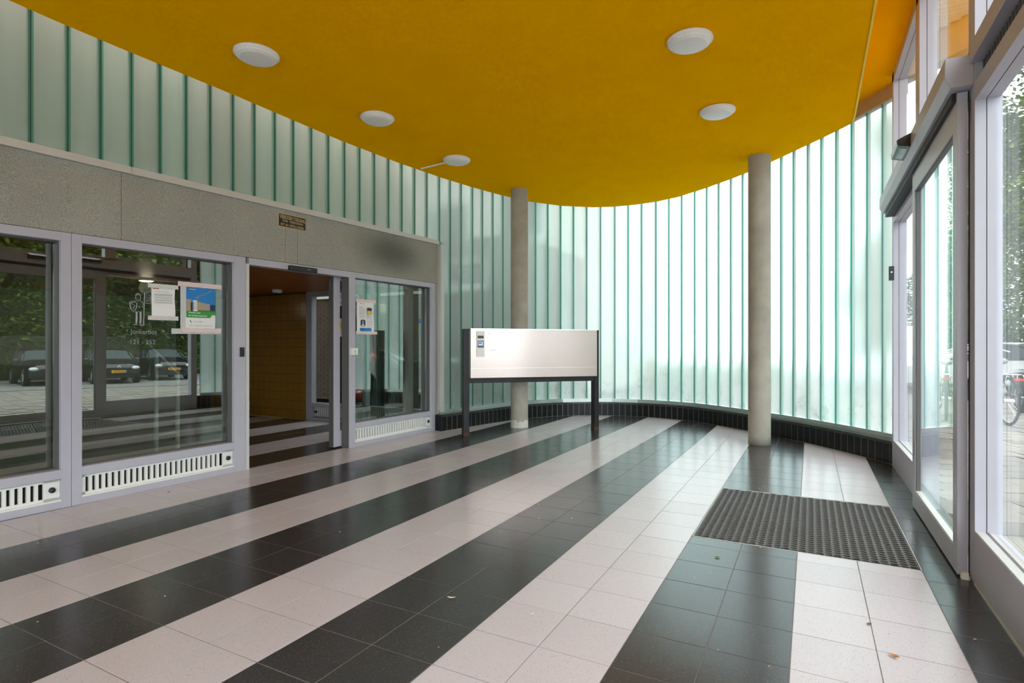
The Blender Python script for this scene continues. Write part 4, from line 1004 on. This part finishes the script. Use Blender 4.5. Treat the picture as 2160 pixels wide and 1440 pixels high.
# ------------------------------------------------------------------ trees and shrubs
def leaf_cloud(n, blobs, size, seed, mats=3):
    r = random.Random(seed); mb = MB()
    vs = []; fs = []; ms = []
    for _ in range(n):
        bx, by, bz, br = blobs[r.randrange(len(blobs))]
        d = Vector((r.gauss(0, 1), r.gauss(0, 1), r.gauss(0, 1))).normalized()*br*(r.random()**.45)
        p = Vector((bx, by, bz))+d; s = size*r.uniform(.6, 1.3)
        a = Vector((r.uniform(-1, 1), r.uniform(-1, 1), r.uniform(-.5, .5))).normalized(); b = a.cross(Vector((r.uniform(-.6, .6), r.uniform(-.6, .6), 1))).normalized()
        o = len(vs); vs += [p-a*s*.6, p-b*s*.35+a*.05*s, p+a*s*.6, p+b*s*.35+a*.05*s]; fs.append((o, o+1, o+2, o+3)); ms.append(r.randrange(mats))
    mb.v = [tuple(v) for v in vs]; mb.f = fs; mb.m = ms; return mb
def tree_proto(seed, h, rad, n, size, mats, low=.25):
    r = random.Random(seed); blobs = []
    for _ in range(16):
        t = r.random(); a = r.random()*2*PI; rr = rad*(.75*math.sin(PI*(.15+.75*t)))*r.random()**.5
        blobs.append((rr*math.cos(a), rr*math.sin(a), h*(low+(1-low)*t*.9), rad*.42))
    f = leaf_cloud(n, blobs, size, seed).mesh('foliage', mats)
    tk = MB(); tk.tube([(0, 0, -.3), (.05, 0, h*.3), (-.05, .08, h*.62), (0, 0, h*.85)], [h*.028, h*.022, h*.014, h*.004], 8)
    br = MB()
    for k_ in range(7):
        bx, by, bz, _ = blobs[k_]; z0 = max(.5, bz*.6); br.tube([(0, 0, z0), (bx*.5, by*.5, z0+(bz-z0)*.6), (bx, by, bz)], [h*.010, h*.006, h*.002], 5)
    return f, tk.mesh('trunk', 'bark', True), br.mesh('branches', 'bark', True)
protos = [tree_proto(11, 11, 3.4, 42000, .17, ['leaf_a', 'leaf_b', 'leaf_b'], .06), tree_proto(12, 13, 3.6, 46000, .18, ['leaf_b', 'leaf_b', 'leaf_a'], .05), tree_proto(13, 9, 3.0, 36000, .16, ['leaf_a', 'leaf_b', 'leaf_c'], .06)]
def tree(x, y, k_, s, rz, name, label, group):
    o = empty(name, (x, y, gz(x, y)), rz, label=label, cat='tree', group=group); o.scale = (s, s, s)
    for nm, me in zip(('foliage', 'trunk', 'branches'), protos[k_]): inst(nm, me, o, (0, 0, 0))
    return o
wood = []
for k_ in range(13):
    t = k_/12; x_ = 20.5+R.uniform(-.8, .8)-max(0, t-.6)*12; y_ = 0+t*44
    wood.append((x_, y_)); wood.append((x_+3.4, y_+1.8)); wood.append((x_+7, y_+.5))
for k_, (x_, y_) in enumerate(wood):
    tree(x_, y_, k_ % 3, R.uniform(.9, 1.25), R.random()*6, 'broadleaf_tree', 'leafy green tree in the wood edge beyond the parked cars', 'trees of the wood edge')
for x_, y_, k_, s_, lb in ((7.0, 33.5, 1, 1.0, 'leafy tree behind the white cars, seen through the entrance door glass'), (12.2, 36.5, 0, 1.3, 'tall leafy tree behind the silver car, seen through the right pane'), (17.5, 46, 1, 1.2, 'leafy tree far off at the right edge, past the silver car')):
    tree(x_, y_, k_, s_, R.random()*6, 'broadleaf_tree', lb, 'far trees')
# near tree by the entrance, small leaves
blobs = [(R.uniform(-2.3, 2.3), R.uniform(-2.3, 2.3), R.uniform(2.9, 9.5), .95) for _ in range(60)]
nt_ = empty('street_tree', (6.0, 17.6, -.1), label='near leafy street tree outside the right hand pane', cat='tree')
leaf_cloud(80000, blobs, .105, 5).obj('foliage', ['leaf_a', 'leaf_b', 'leaf_c'], nt_)
tk = MB(); tk.tube([(0, 0, -.2), (.05, 0, 2), (0, .1, 4.2), (.1, 0, 6)], [.14, .12, .08, .02], 10); tk.obj('trunk', 'bark', nt_, smooth=True)
br = MB()
for b in blobs[:10]: br.tube([(0, 0, 2+R.random()), (b[0]*.5, b[1]*.5, b[2]*.8), b[:3]], [.05, .03, .01], 6)
br.obj('branches', 'bark', nt_, smooth=True)
# undergrowth behind the cars
hd = leaf_cloud(50000, [(19.3+R.uniform(-.8, .8)-max(0, y_-26)*.42, y_, .6+R.uniform(-.2, .5), 1.0) for y_ in [i*.75 for i in range(0, 56)]], .12, 9).obj('undergrowth', ['leaf_a', 'leaf_c', 'leaf_b'])
tag(hd, 'bright green undergrowth along the wood edge behind the cars', 'bushes', kind='stuff')
for (x_, y_, h_) in ((-1.9, 13.2, .9), (-.6, 13.6, 1.0), (-2.9, 13.4, .8)):
    o = empty('garden_shrub', (x_, y_, -.1), label='green shrub outside, blurred by the frosted glass', cat='shrub', group='shrubs behind the frosted wall')
    leaf_cloud(2500, [(R.uniform(-.4, .4), R.uniform(-.4, .4), h_*R.uniform(.3, .9), .45) for _ in range(8)], .08, int(h_*100)).obj('foliage', ['leaf_a', 'leaf_c', 'leaf_b'], o)
    tk = MB(); tk.tube([(0, 0, -.1), (0, .02, h_*.6)], [.03, .01], 6); tk.obj('stem', 'bark', o)

# ------------------------------------------------------------------ cars
def make_car(name, paint, label, H=1.46, Lc=3.9, Wc=1.65, plate='33-TN-DH', group=None):
    o = empty(name, label=label, cat='car', group=group)
    # x runs from nose (0) to tail; sections: (x, half width, bottom, mid z, belt half width, belt z, roof half width, roof z)
    k_ = Lc/3.9; w = Wc/2; h = H/1.46
    st = [(0, .62, .30, .45, .60, .56, .50, .60), (.06, .76, .24, .48, .74, .66, .60, .72), (.35, .815, .22, .55, .78, .80, .62, .86), (.95, .825, .22, .58, .79, .92, .64, .985),
          (1.15, .825, .22, .58, .79, .94, .66, 1.02), (1.75, .825, .22, .58, .79, .95, .60, 1.38), (2.3, .825, .22, .58, .79, .96, .61, 1.455), (3.0, .825, .22, .58, .79, .98, .60, 1.44),
          (3.45, .82, .24, .60, .78, 1.0, .56, 1.36), (3.75, .80, .28, .62, .75, .98, .62, 1.05), (3.88, .70, .34, .62, .70, .85, .58, .90)]
    vs = []; fs = []; ms = []
    np_ = 8
    for (x_, hw, zb, zm, wb, zl, wr_, zr) in st:
        s_ = w/.825
        half = [(0, zb), (hw*.82, zb), (hw, zb+.10), (hw, zm), (wb, zl), (wr_, zr-.03), (wr_*.8, zr), (0, zr+.015)]
        for sgn in (1, -1):
            for (yy, zz) in half: vs.append((x_*k_, sgn*yy*s_, zz*h))
    for i in range(len(st)-1):
        for sd in (0, 1):
            for q in range(np_-1):
                a = i*16+sd*8+q; b = a+1; c = (i+1)*16+sd*8+q+1; d = (i+1)*16+sd*8+q
                fs.append((a, b, c, d) if sd == 1 else (d, c, b, a))
                g_ = 0
                if q == 4 and 4 <= i <= 8: g_ = 1
                if q in (5, 6) and i in (4, 8): g_ = 1
                ms.append(g_)
    for e_, rev in ((0, 0), (len(st)-1, 1)):
        for q in range(np_-1):
            a = e_*16+q; b = a+1; c = e_*16+8+q+1; d = e_*16+8+q; fs.append((a, b, c, d) if not rev else (d, c, b, a)); ms.append(0)
    mb = MB(); mb.v = vs; mb.f = fs; mb.m = ms; body = mb.obj('body', [paint, 'car_glass'], o, smooth=True)
    e_ = body.modifiers.new('s', 'EDGE_SPLIT'); e_.split_angle = math.radians(38)
    # pillars
    pm_ = MB()
    for sgn in (1, -1):
        for (x_, zt) in ((2.28, 1.44), (3.2, 1.40)): pm_.tube([(x_*k_, sgn*.80*w/.825, .96*h), (x_*k_, sgn*.615*w/.825, (zt-.02)*h)], .03, 6)
        pm_.tube([(1.12*k_, sgn*.79*w/.825, .95*h), (1.78*k_, sgn*.62*w/.825, 1.38*h), (2.3*k_, sgn*.62*w/.825, 1.44*h), (3.4*k_, sgn*.58*w/.825, 1.36*h), (3.75*k_, sgn*.75*w/.825, 1.0*h)], .028, 6)
    pm_.obj('pillars', paint, o, smooth=True)
    for x_ in (.72, 3.12):
        for sgn in (1, -1):
            T = Matrix.Translation((x_*k_, sgn*(w-.09), .31)) @ Matrix.Rotation(PI/2, 4, 'X')
            MB().lathe([(.345, -.02), (.345, .02)], 20, 0, Matrix.Translation((x_*k_, sgn*(w-.01), .33)) @ Matrix.Rotation(PI/2, 4, 'X')).obj('wheel_arch', 'tyre', o)
            MB().lathe([(.19, -.10), (.30, -.10), (.315, -.07), (.315, .07), (.30, .10), (.19, .10)], 24, 0, T).obj('tyre', 'tyre', o, smooth=True)
            rm = MB().lathe([(0, .06), (.05, .07), (.05, .075), (.0, .08)], 12, 0, T).lathe([(.0, -.08), (.05, -.075), (.05, -.07), (0, -.06)], 12, 0, T).lathe([(.18, -.105), (.20, -.105), (.20, .105), (.18, .105)], 24, 0, T)
            for q in range(7):
                a = 2*PI*q/7
                for zz in (-.07, .07): rm.tube([T @ Vector((.03*math.cos(a), .03*math.sin(a), zz)), T @ Vector((.185*math.cos(a), .185*math.sin(a), zz*1.3))], [.02, .014], 5)
            rm.obj('rim', 'rim', o, smooth=True)
    for sgn in (1, -1):
        MB().ell((.10*k_, sgn*.60*w/.825, .66*h), (.16, .15, .085), 14, 8).obj('headlight', 'lamp_glass', o, smooth=True)
        MB().ell((3.82*k_, sgn*.66*w/.825, .85*h), (.06, .10, .13), 10, 8).obj('tail_light', 'red_reflector', o, smooth=True)
        MB().ell((1.35*k_, sgn*(w+.08), 1.0*h), (.07, .11, .065), 10, 6).obj('mirror', paint, o, smooth=True)
    gr = MB().box(-.012, .05, -.42, .42, .60*h, .66*h).box(-.03, .05, -.45, .45, .27, .36); gr.obj('grille', 'gasket', o)
    MB().box(-.03, -.005, -.60, .60, .40, .47).obj('bumper_strip', paint, o, bevel=.01)
    T = Matrix.Translation((-.015, 0, .68*h)) @ Matrix.Rotation(-PI/2, 4, 'Y')
    MB().lathe([(.045, 0), (.06, .004), (.06, .014), (.045, .016)], 20, 0, T).obj('badge_ring', 'chrome', o, smooth=True)
    pt = MB().box(-.045, -.032, -.26, .26, .455, .565).obj('number_plate', 'plate_yellow', o)
    text('lettering', plate, .40, .075, (-.0465, .19, .472), (0, -1, 0), 'ink', pt, bold=.02)
    MB().box(-.0465, -.045, .215, .26, .455, .565).obj('plate_strip', 'ink_blue', pt)
    return o
c1 = make_car('hatchback_car', 'car_black', 'black hatchback parked across the road, mirrored in the lobby panes'); c1.location = (13.6, 12.0, gz(14, 12)); c1.rotation_euler = (0, 0, math.radians(17)); c1.scale = (.93,)*3
c2 = make_car('hatchback_car', 'car_black', 'second dark car parked on the far side of the black hatchback', plate='51-KX-TB'); c2.location = (14.2, 14.5, gz(14, 14)); c2.rotation_euler = (0, 0, math.radians(15)); c2.scale = (.95,)*3
c3 = make_car('estate_car', 'car_silver', 'silver car in the parking row straight beyond the right pane', H=1.5, Lc=4.4, Wc=1.8, plate='TX-082-L'); c3.location = (6.1, 29.5, gz(7, 29)); c3.rotation_euler = (0, 0, math.radians(8))
c4 = make_car('hatchback_car', 'car_white', 'white car nearest the bicycles, cut by the door post', H=1.5, plate='GN-417-R'); c4.location = (6.1, 24.0, gz(7, 24)); c4.rotation_euler = (0, 0, math.radians(6))
c5 = make_car('estate_car', 'car_white', 'white car seen through the entrance door glass', H=1.55, Lc=4.4, Wc=1.8, plate='JS-290-B'); c5.location = (2.2, 21.5, gz(3, 22)); c5.rotation_euler = (0, 0, math.radians(4))

# ------------------------------------------------------------------ bicycles and scooters
def torus(mb, c, axis, r_, t_, n=32, m=8, mi=0):
    T = Matrix.Translation(c) @ axis.to_matrix().to_4x4() if hasattr(axis, 'to_matrix') else Matrix.Translation(c) @ axis
    prof = [(r_+t_*math.cos(2*PI*k/m), t_*math.sin(2*PI*k/m)) for k in range(m+1)]
    return mb.lathe(prof, n, mi, T)
AX = Matrix.Rotation(PI/2, 4, 'X')
def bicycle(name, label, col, group=None):
    """local frame: heading +x, rear wheel at the origin"""
    o = empty(name, label=label, cat='bicycle')
    for x_, nm in ((0, 'wheel'), (1.08, 'wheel')):
        wh = MB(); torus(wh, (x_, 0, .35), AX, .33, .02); wh = wh.obj(nm, 'tyre', o, smooth=True)
        r_ = MB(); torus(r_, (x_, 0, .35), AX, .305, .008, 32, 6); r_.obj('rim', 'chrome', wh, smooth=True)
        sp = MB()
        for q in range(18):
            a = 2*PI*q/18; sp.tube([(x_, .02 if q % 2 else -.02, .35), (x_+.30*math.cos(a), 0, .35+.30*math.sin(a))], .0016, 3, cap=False)
        sp.obj('spokes', 'chrome', wh); hb = MB(); hb.tube([(x_, -.06, .35), (x_, .06, .35)], .035 if x_ == 0 else .02, 10); hb.obj('hub', 'chrome', wh)
        fd = MB()
        for q in range(14):
            a0 = math.radians(20+q*11); a1 = math.radians(20+(q+1)*11)
            for s_, t_ in ((-.03, .03),):
                fd.add([(x_-.375*math.cos(a0), s_, .35+.375*math.sin(a0)), (x_-.375*math.cos(a0), t_, .35+.375*math.sin(a0)), (x_-.375*math.cos(a1), t_, .35+.375*math.sin(a1)), (x_-.375*math.cos(a1), s_, .35+.375*math.sin(a1))], [(0, 1, 2, 3)])
        fd = fd.obj('mudguard', col, o); s_ = fd.modifiers.new('t', 'SOLIDIFY'); s_.thickness = .003
    fr = MB(); fr.tube([(0, .05, .35), (.45, .03, .32)], .011); fr.tube([(0, -.05, .35), (.45, -.03, .32)], .011); fr.tube([(.45, 0, .30), (.30, 0, .88)], .017); fr.tube([(.45, 0, .32), (.88, 0, .78)], .019); fr.tube([(.36, 0, .62), (.86, 0, .86)], .016)
    fr.tube([(0, .05, .35), (.33, .02, .75)], .009); fr.tube([(0, -.05, .35), (.33, -.02, .75)], .009); fr.tube([(.85, 0, .98), (.93, 0, .66), (1.08, .0, .35)], .016); fr.obj('frame', col, o, smooth=True)
    MB().tube([(.86, 0, .9), (.83, 0, 1.05)], .014).tube([(.70, .28, 1.05), (.82, .2, 1.09), (.86, 0, 1.06), (.82, -.2, 1.09), (.70, -.28, 1.05)], .012).obj('handlebar', 'chrome', o, smooth=True)
    MB().ell((.27, 0, .92), (.14, .09, .05), 14, 8).obj('saddle', 'sheepskin', o, smooth=True)
    rk = MB()
    for s_ in (-.06, .06): rk.tube([(.30, s_, .74), (-.28, s_, .74), (-.30, s_, .70)], .006); rk.tube([(-.12, s_, .74), (0, s_*1.1, .38)], .005)
    for x_ in (-.28, -.1, .1): rk.tube([(x_, -.06, .74), (x_, .06, .74)], .005)
    rk.obj('luggage_rack', 'chrome', o, smooth=True)
    MB().box(-.33, -.30, -.055, .055, .655, .69).obj('rear_light', 'red_reflector', o, bevel=.005)
    MB().tube([(.40, .07, .35), (.40, .07, .18)], .01).box(.36, .44, .07, .15, .16, .19).obj('pedal', 'black_plastic', o)
    st_ = MB().tube([(.1, .07, .3), (.02, .17, 0)], .009); st_.obj('kickstand', 'chrome', o)
    return o
b1 = bicycle('bicycle', 'bicycle with a sheepskin saddle and red tail light, outside the right pane', 'black_metal'); b1.location = (2.71, 11.3, -.012); b1.rotation_euler = (0, 0, math.radians(97)); b1.scale = (1.08,)*3
b2 = bicycle('bicycle', 'dark bicycle seen through the entrance door glass', 'black_metal'); b2.location = (1.97, 11.5, -.012); b2.rotation_euler = (0, 0, math.radians(80)); b2.scale = (1.05,)*3
def scooter(name, label, col, screen=True):
    """heading +x, rear wheel at the origin"""
    o = empty(name, label=label, cat='scooter')
    for x_ in (0, 1.25):
        w_ = MB(); torus(w_, (x_, 0, .25), AX, .19, .06, 24, 8); w_.obj('wheel', 'tyre', o, smooth=True)
        w_ = MB(); w_.lathe([(0, -.04), (.13, -.04), (.13, .04), (0, .04)], 16, 0, Matrix.Translation((x_, 0, .25)) @ AX); w_.obj('rim', 'rim', o, smooth=True)
    MB().ell((.02, 0, .52), (.42, .20, .22), 20, 12).obj('rear_body', col, o, smooth=True)
    MB().ell((.12, 0, .76), (.42, .15, .08), 18, 10).obj('seat', 'black_plastic', o, smooth=True)
    MB().box(.35, .85, -.18, .18, .28, .36).obj('footboard', col, o, bevel=.03)
    sh = MB(); vs = []; fs = []
    prof = [(.80, .30, .15), (.88, .50, .24), (.93, .70, .26), (.90, .88, .20), (.86, 1.0, .10)]
    for (x_, z_, hw) in prof:
        for q in range(7): t = -1+q/3; vs.append((x_+.10*(1-t*t), hw*t, z_))
    for i in range(len(prof)-1):
        for q in range(6): fs.append((i*7+q, i*7+q+1, i*7+q+8, i*7+q+7))
    sh.add(vs, fs); sh = sh.obj('leg_shield', col, o, smooth=True); s_ = sh.modifiers.new('t', 'SOLIDIFY'); s_.thickness = .02
    MB().ell((1.25, 0, .40), (.24, .09, .13), 16, 10).obj('front_fender', col, o, smooth=True)
    MB().tube([(1.25, .08, .25), (1.05, .05, .6), (.90, 0, .95)], .022).obj('fork', 'chrome', o, smooth=True)
    MB().ell((.92, 0, 1.02), (.13, .13, .11), 16, 10).obj('head', col, o, smooth=True)
    MB().lathe([(0, .03), (.06, .02), (.085, 0)], 20, 0, Matrix.Translation((1.03, 0, 1.02)) @ Matrix.Rotation(PI/2, 4, 'Y')).obj('headlamp', 'lamp_glass', o, smooth=True)
    MB().tube([(.80, -.33, 1.06), (.88, -.1, 1.05), (.88, .1, 1.05), (.80, .33, 1.06)], .014).obj('handlebar', 'black_plastic', o, smooth=True)
    for s_ in (1, -1):
        m_ = MB(); m_.tube([(.84, s_*.22, 1.06), (.84, s_*.30, 1.24)], .006); m_.ell((.83, s_*.31, 1.28), (.015, .07, .045), 12, 8); m_.obj('mirror', 'black_plastic', o, smooth=True)
    MB().box(-.44, -.40, -.06, .06, .55, .62).obj('tail_light', 'red_reflector', o, bevel=.008)
    if screen:
        s = MB(); vs = []; fs = []
        for i in range(6):
            z_ = 1.05+i*.09; hw = .24*(1-(i/5.5)**4*.4)
            for q in range(7): t = -1+q/3; vs.append((.98-.03*i+.05*(1-t*t), hw*t, z_))
        for i in range(5):
            for q in range(6): fs.append((i*7+q, i*7+q+1, i*7+q+8, i*7+q+7))
        s.add(vs, fs).obj('windscreen', 'glass_clear', o, smooth=True)
    return o
s1 = scooter('motor_scooter', 'dark green motor scooter with a clear windscreen, at the frame edge', 'scooter_green'); s1.location = (2.72, 9.75, -.012); s1.rotation_euler = (0, 0, math.radians(-82)); s1.location = (3.52, 13.9, -.05)
s2 = scooter('motor_scooter', 'red motor scooter parked beyond the lobby end window', 'scooter_red', False); s2.location = (-7.0, 8.35, -.012); s2.rotation_euler = (0, 0, math.radians(-75))
# covered scooter
cv = MB(); vs = []; fs = []; nA, nB = 40, 22
for i in range(nA+1):
    s = i/nA; x_ = -.95+1.9*s
    ridge = .86+.20*math.exp(-((s-.12)/.22)**2)+.06*math.exp(-((s-.75)/.2)**2)
    for j in range(nB+1):
        t = -1+2*j/nB; a = abs(t)
        w_ = .10+.38*a**.8; z_ = ridge*(1-a**2.6)+.12
        fold = .05*math.sin(s*38+3*t)*a+.05*noise.noise(Vector((s*9, t*5, 1)))
        vs.append((x_+.03*noise.noise(Vector((s*14, t*9, 4))), math.copysign(w_, t)*(a > .01)+fold*(1 if t > 0 else -1), max(.04, z_+.05*noise.noise(Vector((s*12, t*6, 8))))))
for i in range(nA):
    for j in range(nB): a = i*(nB+1)+j; fs.append((a, a+1, a+nB+2, a+nB+1))
cvo = empty('covered_scooter', (-6.0, 7.95, -.01), math.radians(12), label='scooter under a crumpled black plastic sheet behind the lobby', cat='scooter')
MB().add(vs, fs).obj('cover', 'tarp', cvo, smooth=True)
for x_, y_ in ((-.35, -.52), (.15, -.50)): MB().box(x_, x_+.05, y_, y_+.004, .42, .52).obj('tag', 'leaf_c', cvo)
for x_ in (-.6, .6): w_ = MB(); torus(w_, (x_, 0, .22), AX, .17, .05, 20, 6); w_.obj('wheel', 'tyre', cvo, smooth=True)
